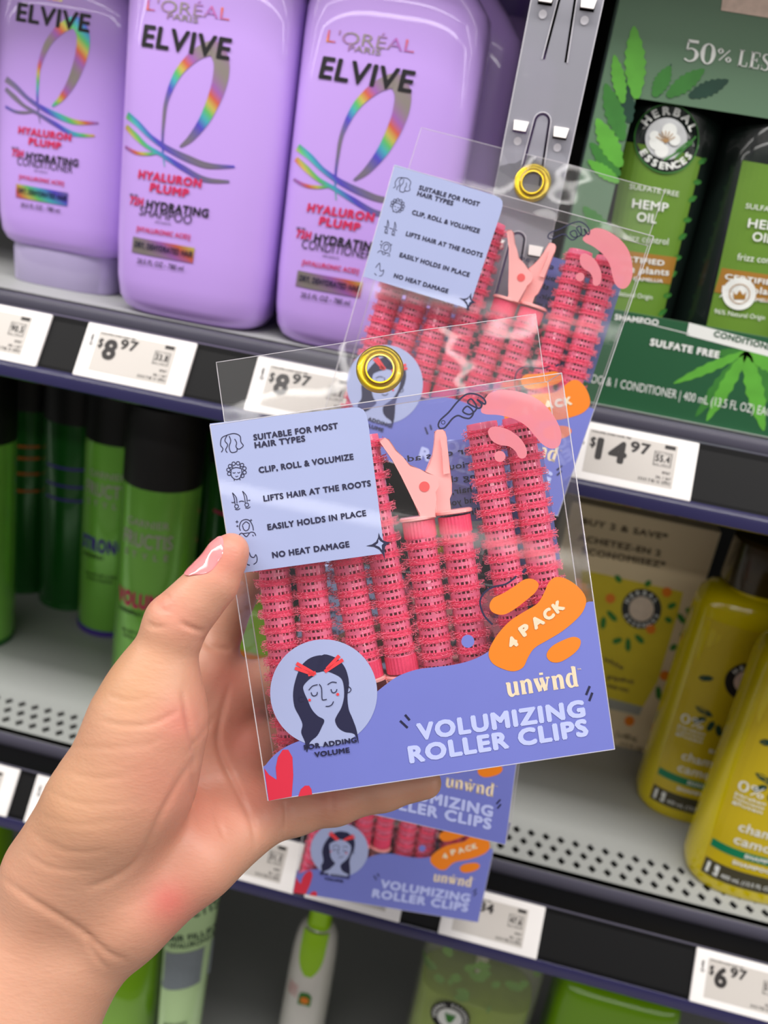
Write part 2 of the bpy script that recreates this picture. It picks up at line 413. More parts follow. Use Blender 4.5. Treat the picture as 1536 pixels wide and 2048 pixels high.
def make_clip():
    t = thing('roller_clip', 'pink clip', 'hair roller clip')
    core, cage, band, hook, collar = roller_meshes()
    first = None
    for s in (-1, 1):
        if first is None:
            r = mesh_obj('roller', core, HOLLOW, t, True); first = r
            mesh_obj('roller_cage', cage, CAGE, r, True, 30); mesh_obj('velcro_wrap', band, VELC, r, True)
            mesh_obj('velcro_hooks', hook, HOOK, r, True, 180); mesh_obj('ribbed_collar', collar, VELC, r, True, 20)
        else:
            r = copy_tree(first, t); r.rotation_euler.z = 2.1
        r.location = (s*.0067, 0, -.0012)
    armA = clip_local([(55, 722), (62, 708), (85, 703), (108, 708), (128, 735), (150, 768), (190, 815), (235, 858), (290, 885), (335, 900), (372, 920), (396, 948), (401, 980), (392, 1015), (386, 1050), (386, 1162), (300, 1168), (292, 1140), (262, 1085), (225, 1010), (180, 920), (130, 830), (85, 765)])
    armB = clip_local([(385, 655), (398, 648), (430, 646), (446, 655), (452, 690), (462, 760), (474, 850), (488, 960), (489, 1025), (472, 1058), (476, 1090), (480, 1130), (392, 1150), (388, 1000), (345, 930), (330, 895), (352, 850), (370, 795), (380, 730)])
    gap = .0009
    a = mesh_obj('clip_arm', G().plate(armA, [], -.0062, -.0015), CLIPP, t); bevel(a, .0009, 3)
    fl = mesh_obj('flange', G().lathe([(.0066, -.0010), (.0070, -.0007), (.0070, .0002), (.0062, .0006)], 36, (-.0067, 0, 0)), CLIPP, a, True)
    b = mesh_obj('clip_arm', G().plate(armB, [], -.0014, .0032), CLIPP, t); bevel(b, .0009, 3)
    mesh_obj('flange', G().lathe([(.0066, -.0010), (.0070, -.0007), (.0070, .0002), (.0062, .0006)], 36, (.0067, 0, .0006)), CLIPP, b, True)
    # the back jaw's inner groove strip
    gv = clip_local([(420, 690), (446, 690), (458, 780), (470, 900), (440, 905), (425, 800)])
    bevel(mesh_obj('grip_rib', G().plate(gv, [], -.0026, -.0012), CLIPP, b), .0004, 2)
    pv = clip_local([(320, 985)])[0]
    mesh_obj('pivot_pin', G().lathe([(.0019, -.0064), (.0019, -.0058)], 24, (pv[0], 0, pv[1]), axis='y'), PIVOT, t, True)
    mesh_obj('pivot_barrel', G().lathe([(.0015, -.006), (.0015, .004)], 20, (pv[0], 0, pv[1]), axis='y'), PIVOT, t, True)
    return t
CLIP0 = make_clip()
CLIP_USED = [False]
def place_clip(pm, pc, x, z, tilt, flip, label, group):
    """x, z: flange centre in the pack's frame; flip: jaws down"""
    o = CLIP0 if not CLIP_USED[0] else copy_tree(CLIP0)
    CLIP_USED[0] = True
    loc = Matrix.Translation(Vector((x, CLIP_Y, z))) @ Matrix.Rotation(tilt+(math.pi if flip else 0), 4, 'Y')
    if flip: loc = loc @ Matrix.Rotation(math.pi, 4, 'Z')
    o.matrix_world = Matrix.Translation(pc) @ pm.to_4x4() @ loc
    tag(o, label, 'hair roller clip', group)
    return o

# ------------------------------------------------------------------ the pack (built once, then copied)
def make_pack():
    root = thing('roller_clip_pack', 'pack', 'hair roller pack')
    W, H, D = PW/2, PH/2, PD
    g = G()
    cs = [(x, y, z) for z in (-H, H) for y in (0, D) for x in (-W, W)]
    g.add(cs, [(0, 1, 5, 4), (2, 3, 7, 6), (0, 2, 6, 4), (1, 3, 7, 5), (4, 5, 7, 6)])
    box = mesh_obj('clear_box', g, CLEAR, root)
    e = G()
    for a, b in ((0, 1), (1, 5), (5, 4), (4, 0), (2, 3), (3, 7), (7, 6), (6, 2), (0, 2), (1, 3), (4, 6), (5, 7)):
        e.tube([cs[a], cs[b]], .00022, 6)
    mesh_obj('folded_edges', e, EDGE, box, True)
    # clear hang tab along the back top edge
    tb = G(); nx, nz = 40, 10; th = .0262
    def tab(i, j, off=0):
        u = i/nx; w = j/nz; x = -W+.001+(2*W-.002)*u
        return (x, D-.0002+.0011*math.sin(u*7+.6)*w+.0006*math.sin(u*15+2)*w+.0009*(w**2)*math.cos(u*3.1)+off, H+th*w)
    tb.add([tab(i, j) for j in range(nz+1) for i in range(nx+1)], [(j*(nx+1)+i, j*(nx+1)+i+1, (j+1)*(nx+1)+i+1, (j+1)*(nx+1)+i) for j in range(nz) for i in range(nx)])
    t = mesh_obj('hang_tab', tb, CLEAR_TAB, root, True, 180)
    rim = [tab(0, j) for j in range(nz+1)]+[tab(i, nz) for i in range(1, nx+1)]+[tab(nx, j) for j in range(nz-1, -1, -1)]
    mesh_obj('tab_rim', G().tube(rim, .00018, 5), EDGE, t, True)
    ey = G()
    prof = []
    for k in range(17):
        a = 2*math.pi*k/16; prof.append((.0073+.0019*math.cos(a), .0011*math.sin(a)))
    ey.lathe(prof, 48, (0, D+.0006, H+.0142), axis='y', caps=False)
    ey.lathe([(.0056, -.0022), (.0056, .0022), (.0050, .0024), (.0050, -.0022), (.0056, -.0022)], 40, (0, D+.0006, H+.0142), axis='y', caps=False)
    mesh_obj('eyelet', ey, GOLD, t, True, 60)
    # printed back sheet
    BK = mat('back_print_blue', (104, 108, 178), rough=.4, alpha=.82)
    BK2 = mat('back_print_dark', (52, 52, 84), rough=.4, alpha=.6)
    A = Art(lambda x, y: P1(x, y, D-.0004), lambda u, v, l: (u, D-.0004-l, v))
    k = G(); A.poly(k, [(872, 886), (1078, 855), (1122, 1130), (1000, 1148), (985, 1040), (912, 1044)], 0)
    bp = mesh_obj('back_print', k, BK, root)
    k = G(); k.add([(-W+.007, D-.0003, -H), (W-.010, D-.0003, -H), (W-.010, D-.0003, .004), (-W+.007, D-.0003, .012)], [(0, 1, 2, 3)])
    mesh_obj('lower_panel', k, BK2, bp)
    k = G()
    for s_, a, b in (('roller clips add', (985, 900), (800, 926)), ('luxurious lift', (985, 928), (852, 946)), ('using the', (985, 954), (880, 968)), ('fine hair, the', (985, 978), (868, 994)), ('around your', (985, 1000), (886, 1014)), ('rolling clips', (985, 1024), (880, 1038))):
        v, f = glyphs(s_, .02); w = v[:, 0].max(); Aa = np.array(a, float); Dd = np.array(b, float)-Aa; L = np.linalg.norm(Dd); Dd /= L; N = np.array([-Dd[1], Dd[0]])
        A.put(k, A.uv(Aa+np.outer(v[:, 0]/w*L, Dd)+np.outer(v[:, 1]*13, N)), f, .0003)
    mesh_obj('lettering', k, NAVY, bp)

    F = Art(P1, lambda u, v, l: (u, -l, v))
    L1, L2, L3, L4 = .00012, .00024, .00036, .00048
    # pale blue list of claims
    k = G(); F.poly(k, [c4(50, 582), c4(780, 498), c4(815, 500), c4(838, 512), c4(852, 536), c4(862, 580), c4(946, 1246), c4(172, 1352)], L1)
    lab = mesh_obj('claims_panel', k, LBLUE, root)
    k = G()
    for s_, a, b in (('SUITABLE FOR MOST', (276, 669), (709, 608)), ('HAIR TYPES', (282, 709), (541, 673)), ('CLIP, ROLL & VOLUMIZE', (303, 836), (788, 766)), ('LIFTS HAIR AT THE ROOTS', (327, 982), (877, 902)), ('EASILY HOLDS IN PLACE', (348, 1128), (853, 1055)), ('NO HEAT DAMAGE', (372, 1271), (767, 1214))):
        F.text(k, s_, c4(*a), c4(*b), 12.6, L2, .045)
    mesh_obj('lettering', k, NAVY, lab)
    k = G(); lw = 1.7
    def L(P, w=lw, sm=5): F.line(k, [c4(*p) for p in P], w, L2, sm)
    L([(140, 640), (112, 655), (106, 690), (118, 710), (110, 728)]); L([(140, 640), (175, 632), (205, 645), (210, 675), (222, 695), (200, 712), (185, 700), (188, 680), (178, 660)]); L([(140, 640), (128, 668), (142, 690), (132, 715), (140, 730)]); L([(150, 645), (158, 670), (150, 700), (160, 728), (188, 724), (190, 708)])
    for q in range(9):
        a = R_(-205+q*250/8); F.disc(k, c4(188+42*math.cos(a), 822+38*math.sin(a)), 4.3, L2, 12, r0=2.7)
    L([(160, 815), (160, 845), (172, 862), (188, 868), (204, 860), (214, 842), (214, 812)]); L([(160, 815), (185, 806), (214, 812)]); L([(168, 832), (175, 835), (182, 831)], 1.4); L([(192, 831), (199, 834), (206, 829)], 1.4); L([(182, 850), (188, 853), (196, 849)], 1.3); L([(168, 800), (168, 812)]); L([(205, 795), (207, 808)]); L([(176, 866), (176, 874)]); L([(204, 862), (206, 871)])
    for dx, dy in ((0, 0), (52, -8)):
        L([(166+dx, 935+dy), (186+dx, 960+dy), (190+dx, 990+dy)]); L([(166+dx, 935+dy), (176+dx, 965+dy), (180+dx, 995+dy)]); F.disc(k, c4(188+dx, 1005+dy), 4.6, L2, 14, r0=3.0); L([(180+dx, 1020+dy), (195+dx, 1022+dy), (206+dx, 1015+dy)])
    L([(162, 984), (172, 986), (178, 980)]); L([(200, 982), (212, 978), (226, 980)]); L([(246, 975), (258, 974)])
    L([(208, 1130), (202, 1110), (212, 1082), (235, 1072), (256, 1080), (270, 1105), (274, 1128)]); L([(218, 1100), (236, 1084), (254, 1096)]); L([(218, 1102), (224, 1122), (236, 1130), (250, 1120), (254, 1098)]); L([(196, 1165), (202, 1150), (216, 1142), (238, 1160), (258, 1138), (278, 1140), (286, 1155)]); L([(222, 1144), (252, 1140)]); L([(270, 1150), (274, 1158)])
    for x, y, r in ((190, 1084, 5), (192, 1106, 4), (262, 1076, 4)):
        F.poly(k, [c4(x, y-r*1.9), c4(x+r*.5, y-r*.5), c4(x+r*1.9, y), c4(x+r*.5, y+r*.5), c4(x, y+r*1.9), c4(x-r*.5, y+r*.5), c4(x-r*1.9, y), c4(x-r*.5, y-r*.5)], L2)
    L([(240, 1220), (252, 1240), (262, 1262), (278, 1265), (286, 1252), (293, 1270), (290, 1290), (275, 1302)]); L([(240, 1220), (232, 1240), (228, 1262)]); L([(236, 1298), (250, 1305), (256, 1305)])
    mesh_obj('line_icons', k, NAVY, lab)
    k = G(); F.poly(k, [c4(*p) for p in ((915, 1140), (922, 1160), (935, 1178), (955, 1186), (980, 1190), (960, 1198), (948, 1212), (944, 1240), (948, 1280), (935, 1250), (918, 1226), (890, 1212), (850, 1208), (880, 1200), (902, 1186), (912, 1165))], L2)
    st = mesh_obj('sparkle', k, NAVY, root)
    k = G(); F.poly(k, [c4(*p) for p in ((914, 1172), (924, 1184), (940, 1194), (930, 1204), (932, 1228), (918, 1212), (898, 1204), (912, 1192))], L3); mesh_obj('sparkle_middle', k, LBLUE, st)
    # pink shapes and the doodled hand
    k = G(); F.poly(k, [c5(*p) for p in ((655, 530), (690, 448), (740, 420), (820, 415), (920, 435), (1010, 482), (1080, 560), (1122, 640), (1130, 705), (1112, 748), (1070, 760), (1020, 735), (970, 680), (920, 625), (850, 585), (760, 562), (680, 556))], L1, 5); F.poly(k, [c5(*p) for p in ((697, 665), (712, 636), (745, 630), (785, 636), (835, 658), (890, 702), (920, 752), (926, 795), (908, 817), (880, 812), (858, 775), (820, 747), (765, 738), (720, 712))], L1, 5); F.disc(k, c5(767, 806), 11.2, L1)
    mesh_obj('pink_shapes', k, PINKP, root)
    k = G(); F.line(k, [c5(*p) for p in ((402, 622), (412, 640), (438, 638), (458, 618), (488, 582), (520, 565), (555, 578), (590, 580), (610, 545), (575, 510), (548, 540), (590, 558), (630, 520), (600, 468), (578, 490), (640, 522), (660, 500), (632, 470), (676, 496), (680, 478), (655, 452), (610, 436), (565, 442), (515, 485), (465, 545), (415, 592), (402, 622))], 3.4, L2, 6); F.disc(k, c5(432, 605), 4.5, L2, 14, r0=3)
    mesh_obj('hand_doodle', k, NAVY, root)
    # wave shaped base print
    k = G(); wave = [c6(*p) for p in ((132, 832), (165, 792), (215, 755), (300, 720), (420, 680), (500, 620), (545, 562), (600, 515), (650, 482), (720, 458), (800, 448), (860, 440), (920, 425), (970, 403), (1020, 372), (1100, 330), (1220, 300), (1310, 262), (1345, 222), (1372, 200), (1390, 198))]
    up = [F.m2(*p) for p in spline(wave, 4)]
    up[0] = (-W, up[0][1]); up[-1] = (W, up[-1][1])
    q = up+[(W, -H), (-W, -H)]
    F.put(k, q, [tuple(i) for i in tessellate_polygon([[Vector((a, b, 0)) for a, b in q]])], L1)
    k.add([(-W, -L1, -H), (W, -L1, -H), (W, D, -H-.0001), (-W, D, -H-.0001)], [(0, 1, 2, 3)])
    base = mesh_obj('base_print', k, PERI, root)
    k = G(); F.text(k, 'VOLUMIZING', c6(722, 733), c6(1367, 640), 35.5, L2, .055); F.text(k, 'ROLLER CLIPS', c6(690, 820), c6(1379, 713), 35.5, L2, .055)
    mesh_obj('title_lettering', k, TITLE, base)
    k = G(); F.text(k, 'unwnd', c6(1066, 561), c6(1338, 522), 38, L2, ser=1.45); F.text(k, 'TM', c6(1333, 461), c6(1347, 459), 3, L2, .02)
    mesh_obj('brand_lettering', k, CREAM, base)
    for a, b in (((653, 655), (682, 682)), ((672, 632), (690, 653)), ((1381, 522), (1367, 556)), ((1391, 547), (1379, 579))): k = G(); F.line(k, [c6(*a), c6(*b)], 4.6, L2); mesh_obj('tick_mark', k, NAVY, base)
    k = G(); F.poly(k, [c6(*p) for p in ((132, 838), (150, 862), (180, 882), (176, 835), (184, 795), (203, 766), (224, 766), (240, 795), (243, 865), (237, 946), (149, 962))], L2); F.poly(k, [c6(*p) for p in ((262, 946), (272, 918), (288, 904), (304, 904), (313, 918), (316, 938))], L2)
    mesh_obj('coral_leaf', k, CORAL, base)
    # round portrait badge
    k = G(); F.disc(k, c6(360, 548), 107, L2, 64)
    bd = mesh_obj('portrait_badge', k, LBLUE, root)
    k = G()
    F.poly(k, [c6(*p) for p in ((355, 404), (310, 413), (275, 443), (255, 488), (243, 545), (248, 600), (268, 640), (279, 670), (274, 700), (288, 735), (296, 776), (307, 738), (335, 712), (352, 680), (362, 652), (337, 636), (314, 610), (297, 572), (285, 545), (282, 522), (302, 498), (322, 482), (335, 464), (360, 430))], L3, 4)
    F.poly(k, [c6(*p) for p in ((352, 404), (395, 408), (425, 428), (446, 460), (457, 510), (451, 560), (456, 610), (470, 645), (486, 690), (494, 742), (478, 706), (440, 697), (415, 680), (404, 655), (410, 636), (428, 604), (438, 565), (437, 522), (427, 492), (398, 474), (365, 464), (330, 466))], L3, 4)
    mesh_obj('drawn_hair', k, NAVY, bd)
    k = G()
    for P, w in (([(303, 537), (318, 521), (337, 516)], 1.8), ([(312, 545), (316, 556), (325, 559), (334, 554), (336, 544)], 1.8), ([(375, 516), (392, 506), (410, 508)], 1.8), ([(388, 533), (392, 544), (400, 547), (408, 542), (411, 533)], 1.8), ([(343, 514), (352, 530), (354, 570), (362, 574), (372, 572)], 1.8), ([(368, 599), (382, 598), (392, 592), (398, 580)], 1.8), ([(281, 563), (268, 563), (264, 573), (271, 581), (283, 578)], 1.6), ([(442, 528), (456, 524), (465, 534), (458, 545), (443, 546)], 1.6)):
        F.line(k, [c6(*p) for p in P], w, L4, 5)
    for P in ([(290, 757), (310, 700)], [(488, 740), (470, 690)]): pass
    mesh_obj('drawn_face', k, NAVY, bd)
    k = G()
    for a, b in (((256, 434), (318, 470)), ((250, 452), (325, 478)), ((420, 405), (372, 456)), ((434, 420), (364, 466)), ((300, 478), (330, 470))): F.line(k, [c6(*a), c6(*b)], 7, L4)
    F.disc(k, c6(306, 575), 2.8, L4, 12); F.disc(k, c6(414, 553), 3, L4, 12)
    mesh_obj('drawn_red_clips', k, CLIPRED, bd)
    k = G(); F.text(k, 'FOR ADDING', c6(286, 767), c6(488, 737), 10.6, L4, .045); F.text(k, 'VOLUME', c6(326, 795), c6(461, 776), 10.6, L4, .045)
    mesh_obj('caption_lettering', k, NAVY, bd)
    # orange count badge
    k = G(); F.poly(k, [c6(*p) for p in ((993, 405), (1000, 370), (1030, 320), (1075, 272), (1130, 236), (1180, 205), (1205, 165), (1225, 122), (1255, 103), (1300, 115), (1345, 150), (1367, 190), (1355, 235), (1320, 275), (1270, 315), (1220, 345), (1170, 375), (1145, 410), (1125, 450), (1090, 465), (1050, 457), (1010, 436))], L2, 4)
    F.poly(k, [c6(*p) for p in ((996, 215), (1010, 185), (1050, 165), (1090, 140), (1130, 113), (1165, 112), (1185, 132), (1172, 162), (1140, 190), (1095, 225), (1050, 248), (1010, 240))], L2, 4); F.poly(k, [c6(*p) for p in ((1215, 402), (1235, 370), (1280, 345), (1320, 333), (1345, 345), (1340, 375), (1310, 405), (1265, 430), (1230, 427))], L2, 4)
    ob = mesh_obj('count_badge', k, ORANGE, root)
    k = G()
    F.text(k, '4', c6(1083, 384), c6(1113, 360), 23, L3, .07)
    for ch, x, y in (('P', 1128, 336), ('A', 1172, 308), ('C', 1218, 276), ('K', 1256, 247)):
        F.text(k, ch, c6(x, y), c6(x+(40 if ch == 'A' else 33), y-(40 if ch == 'A' else 33)*.72), 23, L3, .07)
    mesh_obj('count_lettering', k, CREAM, ob)
    k = G(); F.disc(k, c6(913, 350), 13, L2); mesh_obj('periwinkle_dot', k, PERI, root)
    k = G(); F.line(k, [c6(*p) for p in ((1100, 100), (1060, 130), (1010, 142), (975, 165), (960, 200), (975, 250), (1008, 286))], 3.6, L2, 6); F.line(k, [c6(1136, 71), c6(1124, 88)], 5.5, L2)
    mesh_obj('navy_squiggle', k, NAVY, root)
    return root

PACK0 = make_pack()
PACKS = [
  (PACK_M, PACK_C, 'clear pack of pink hair rollers held up by the hand in front of everything', 'held'),
  (rotmat([[.993, .054, .101], [-.071, .981, .181], [-.09, -.187, .978]]), Vector((-.0206, .4263, 1.3365)), 'uppermost pack of pink hair rollers hanging on the clear strip, behind the held pack', 'uppermost hanging'),
  (rotmat([[.99, .117, -.085], [-.096, .972, .215], [.108, -.205, .973]]), Vector((-.0205, .4053, 1.1477)), 'hanging pack of pink hair rollers whose base shows just under the held pack', 'middle hanging'),
  (rotmat([[.990, -.14, -.02], [.14, .972, .19], [-.01, -.19, .98]]), Vector((-.0098, .4745, 1.0188)), 'lowest pack of pink hair rollers on the strip, its base in front of price labels', 'lowest hanging'),
]
def pairs():
    """flange centre x, z, tilt, jaws-down for the four clips, measured on the held pack"""
    out = []
    for (a, b, top, flip) in (((585, 1147), (598, 1265), None, False), ((734, 1134), (764, 1308), (722, 884), True), (None, None, None, False), ((1003, 866), (1046, 1126), (1001, 850), True)):
        if a is None: out.append((CLIP_X, CLIP_Z, R_(.4), False)); continue
        A, B = P1(*a, CLIP_Y), P1(*b, CLIP_Y); s = (A[0]-B[0])/(A[1]-B[1]); tilt = math.atan(s)
        if flip:
            zt = P1(*top, CLIP_Y)[1]; z = zt-RL; out.append((A[0]+s*(z-A[1]), z, tilt, True))
        else: z = CLIP_Z; out.append((A[0]+s*(z-A[1]), z, tilt, False))
    return out
PAIRS = pairs()
WHERE = ['at its left edge', 'second from its left edge', 'with open jaws up', 'at its right edge, jaws down']
for i, (m, c, lab, wh) in enumerate(PACKS):
    o = PACK0 if i == 0 else copy_tree(PACK0)
    o.matrix_world = Matrix.Translation(c) @ m.to_4x4()
    tag(o, lab, 'hair roller pack', 'clear packs of pink roller clips')
    for j, (x, z, tl, fl) in enumerate(PAIRS):
        place_clip(m, c, x+(.0012*math.sin(i*3+j*2) if i else 0), z, tl+(R_(1.2)*math.sin(i*5+j*1.7) if i else 0), fl,
                   'pink roller clip in the %s pack, %s' % (wh, WHERE[j]), 'pink roller clips in the packs')

# ------------------------------------------------------------------ the shelving
ZB1, ZB2 = 1.2624, .9168                       # bottom edges of the price rails
Z1, Z2 = ZB1+.0335, ZB2+.0335                  # deck tops
Z3 = Z2-.345
XL, XR = -2.4, 2.4
YB = .97
DECK = mat('grey_powder_coat', (162, 164, 162), rough=.5, noise=.05, nscale=400, bump=.05, bscale=900)
NOSE = mat('shelf_nose_grey', (82, 80, 94), rough=.3, coat=.3)
DARK = mat('black_rail_plastic', (8, 8, 10), rough=.6, spec=.25)
LIP = mat('violet_rail_lip', (50, 48, 84), rough=.16, coat=.6)
BACKW = mat('black_back_panel', (8, 8, 8), rough=.7)
def structure(o): o['kind'] = 'structure'; return o
structure(mesh_obj('wall_back', G().box(XL-.02, XR+.02, YB, YB+.012, 0, 2.0), BACKW))
structure(mesh_obj('floor', G().box(-2.5, 2.5, -2.5, 1.2, -.03, 0), mat('floor_vinyl', (128, 124, 120), rough=.35, noise=.06, nscale=5)))

def make_shelf(zb, label, holes=True):
    zd = zb+.0335
    t = thing('store_shelf', label, 'shelf', (0, .537, zb))
    loc = lambda g, name, m, p=t, sm=False: mesh_obj(name, g, m, p, sm)
    yf = 0.0                                    # deck front edge, local
    g = G(); th = .0012; z = .0335
    if holes:
        px_, py_ = .0116, .0116; y0 = .010
        HX = -.66; nx = int(1.28/px_); rows = 6 if False else 3
        hw, hh = .0036, .0046
        for r in range(rows):
            off = (r % 2)*px_/2
            ya = y0+r*py_; yb = ya+py_; cy = (ya+yb)/2
            g.add([(XL, ya, z), (HX+off, ya, z), (HX+off, yb, z), (XL, yb, z)], [(0, 1, 2, 3)])
            xe = HX+off+nx*px_
            g.add([(xe, ya, z), (XR+.02, ya, z), (XR+.02, yb, z), (xe, yb, z)], [(0, 1, 2, 3)])
            for i in range(nx):
                xa = HX+off+i*px_; cx = xa+px_/2
                o = [(xa, ya, z), (xa+px_, ya, z), (xa+px_, yb, z), (xa, yb, z)]
                h = [(cx, cy-hh, z), (cx+hw, cy, z), (cx, cy+hh, z), (cx-hw, cy, z)]
                hb = [(p[0], p[1], z-th) for p in h]
                m_ = [(cx, ya, z), (xa+px_, cy, z), (cx, yb, z), (xa, cy, z)]
                g.add(o+h+hb+m_, [(0, 12, 4, 7, 15), (12, 1, 13, 5, 4), (13, 2, 14, 6, 5), (15, 7, 6, 14, 3), (4, 5, 9, 8), (5, 6, 10, 9), (6, 7, 11, 10), (7, 4, 8, 11)])
        ye = y0+rows*py_
        g.add([(XL, 0, z), (XR+.02, 0, z), (XR+.02, y0, z), (XL, y0, z)], [(0, 1, 2, 3)])
        g.add([(XL, ye, z), (XR+.02, ye, z), (XR+.02, YB-.537, z), (XL, YB-.537, z)], [(0, 1, 2, 3)])
    else:
        g.add([(XL, 0, z), (XR+.02, 0, z), (XR+.02, YB-.537, z), (XL, YB-.537, z)], [(0, 1, 2, 3)])
    deck = loc(g, 'deck', DECK)
    loc(G().box(XL, XR+.02, .006, YB-.537, z-.016, z-.008), 'underside_shade', BACKW, deck)  # added black plate, stands in for the shade seen through the holes
    prof = [(.006, z-.012), (-.0005, z-.012), (-.0022, z-.0085), (-.0022, z-.0028), (-.0012, z-.0006), (.0004, z), (.006, z)]
    def extr(P, g=None):
        g = g or G(); n = len(P)
        g.add([(XL, y, zz) for y, zz in P]+[(XR+.02, y, zz) for y, zz in P], [(i, (i+1) % n, n+(i+1) % n, n+i) for i in range(n)]+[tuple(range(n)), tuple(range(2*n-1, n-1, -1))])
        return g
    # rounded metal nose, black channel, violet lip
    loc(extr(prof), 'nose', NOSE, deck, True)
    ch = [(.004, z-.0125), (-.0285, z-.0075), (-.0300, z-.0035), (-.0315, z-.0035), (-.0325, z-.0065), (-.0480, .0025), (-.0490, .0), (-.046, -.004), (-.02, -.004), (.004, .010)]
    loc(extr(ch), 'price_rail', DARK, t)
    lp = [(-.0505, .0012), (-.0515, -.0002), (-.0515, -.0085), (-.0495, -.0098), (-.046, -.0098), (-.046, -.0040), (-.0490, -.0012)]
    loc(extr(lp), 'rail_lip', LIP, t, True)
    rd = [(-.0296, z-.0036), (-.0304, z-.0026), (-.0316, z-.0030), (-.0312, z-.0044)]
    loc(extr(rd), 'rail_ridge', NOSE, t)
    return t
make_shelf(ZB1, 'grey shelf holding the purple bottles and the dark green gift box', False)
make_shelf(ZB2, 'perforated grey shelf holding green spray cans and yellow bottles')
make_shelf(ZB2-.345, 'lowest shelf, under the lime green bottles and the pale tube', False)
make_shelf(ZB1+.335, 'highest shelf, above the purple bottles', False)

# ------------------------------------------------------------------ electronic price labels
TAGW = mat('label_white_plastic', (236, 232, 230), rough=.4)
EINK = mat('label_screen', (196, 190, 184), rough=.35, noise=.03, nscale=900)
TINK = mat('label_ink', (42, 38, 38), rough=.6)
def price_tag(x, zb, label, dollars, cents, unit):
    """x: left end; the label leans back 32 degrees in its rail"""
    W, H = .0702, .035
    t = thing('price_tag', label, 'price label', (x, .4868, zb+.0003), Matrix.Rotation(R_(-32), 3, 'X'), 'white electronic price labels')
    o = mesh_obj('housing', G().box(0, W, -.0012, .0012, 0, H), TAGW, t); bevel(o, .0008, 2)
    A = Art(lambda a, b: (a, b), lambda u, v, l: (u*W, -.0012-l, H-v*H))
    U = lambda a, b: (a, b)
    g = G(); A.poly(g, [(.125, .13), (.84, .13), (.84, .86), (.125, .86)], .00012)
    s = mesh_obj('screen', g, EINK, t)
    k = G()
    def T(txt, x0, x1, y, cap, bold=.03): # cap and y in label heights
        v, f = glyphs(txt, bold); w = v[:, 0].max()
        A.put(k, [(x0+a/w*(x1-x0), y-b*cap) for a, b in v], f, .00022)
    T('$', .145, .19, .42, .17); n = len(dollars)
    T(dollars, .20, .20+.125*n, .62, .38, .05)
    x2 = .215+.125*n
    T(cents, x2, x2+.16, .38, .19, .04)
    T('VOLUME CARE HAIR 780', .14, .46, .175, .035, .01)
    A.poly(k, [(.735, .15), (.82, .15), (.82, .215), (.735, .215)], .00022)
    a0, a1, b0, b1 = .665, .80, .28, .52
    for P in ([(a0, b0), (a1, b0)], [(a1, b0), (a1, b1)], [(a1, b1), (a0, b1)], [(a0, b1), (a0, b0)]): A.line(k, P, .006, .00022)
    T(unit, a0+.01, a1-.01, .45, .12, .04); T('EA / CH', a0+.01, a1-.01, .32, .025, .0); T('per 100ml', a0+.01, a1-.01, .505, .03, .0)
    T('0767', .745, .81, .64, .045); T('20L 1 267', .70, .82, .73, .045, .01); T('11111 7 01 11 17711', .57, .82, .815, .06, .05)
    mesh_obj('screen_lettering', k, TINK, s)
    k = G(); v, f = glyphs('Great', .03); w = v[:, 0].max()
    A.put(k, [(.065+b*.035, .42-a/w*.22) for a, b in v], f, .00012)
    mesh_obj('side_print', k, TINK, t)
    return t
def tag_x(px, py, zb): return at(px, py, Y=.4868)[0]
price_tag(tag_x(72, 735, ZB1)-.0702, ZB1, 'price label reading 90.5, cut by the frame edge under the conditioner', '8', '97', '90.5')
price_tag(tag_x(145, 750, ZB1), ZB1, 'fully visible price label reading $8.97 under the shampoo bottle', '8', '97', '33.8')
price_tag(tag_x(487, 822, ZB1), ZB1, "price label reading $8.97 seen through the held pack's clear tab", '8', '97', '33.8')
price_tag(tag_x(1379, 1006, ZB1)-.0702, ZB1, 'price label reading $14.97 under the dark green gift box', '14', '97', '55.4')
price_tag(tag_x(13, 1634, ZB2)-.0702, ZB2, 'price label at the frame edge, left of the wrist', '5', '97', '41.2')
price_tag(tag_x(47, 1645, ZB2), ZB2, 'price label mostly covered by the wrist', '7', '97', '38.0')
price_tag(tag_x(587, 1785, ZB2)-.0702, ZB2, 'price label with grey screen just below the palm', '5', '97', '31.1')
price_tag(tag_x(607, 1800, ZB2), ZB2, 'price label hidden behind the lowest hanging pack, only its bottom edge showing', '6', '97', '33.8')
price_tag(tag_x(1071, 1924, ZB2)-.0702, ZB2, 'price label reading 2.84 beside the lowest hanging pack', '2', '84', '47.6')
price_tag(tag_x(1377, 2002, ZB2), ZB2, 'price label reading $6.97 at the lower right', '6', '97', '51.6')

# ------------------------------------------------------------------ purple bottles
PURP = mat('purple_bottle_plastic', (198, 161, 240), rough=.3, coat=.45, noise=.02, nscale=20)
PURPCAP = mat('purple_cap', (120, 92, 168), rough=.3, coat=.5)
LAVCAP = mat('lavender_clear_cap', (176, 164, 202), rough=.18, coat=.6, alpha=.9)
FOIL = foil('holographic_foil', 17); FOIL2 = foil('holographic_label', 22, (.4, .2, 1.2))
REDINK = mat('raspberry_ink', (206, 44, 92), rough=.45)
SILV = mat('silver_cap', (200, 198, 200), rough=.25, metal=.8)
EW, ED = .0535, .030
Y_EL = .540
def el_prof(cap):
    z0 = .027 if cap else 0
    base = [(z0, .030, .018), (z0+.0008, .040, .022), (z0+.004, .0465, .0258), (z0+.010, .0500, .0282), (z0+.022, .0520, .0295), (z0+.045, .0532, .030), (.12, .0537, .030), (.180, .0540, .030), (.192, .0536, .0298), (.200, .0520, .0292), (.212, .042, .027), (.224, .030, .024), (.228, .024, .021)]
    return base
def half(z, prof, n):
    zs = [p[0] for p in prof]
    return np.interp(z, zs, [p[1] for p in prof]), np.interp(z, zs, [p[2] for p in prof])
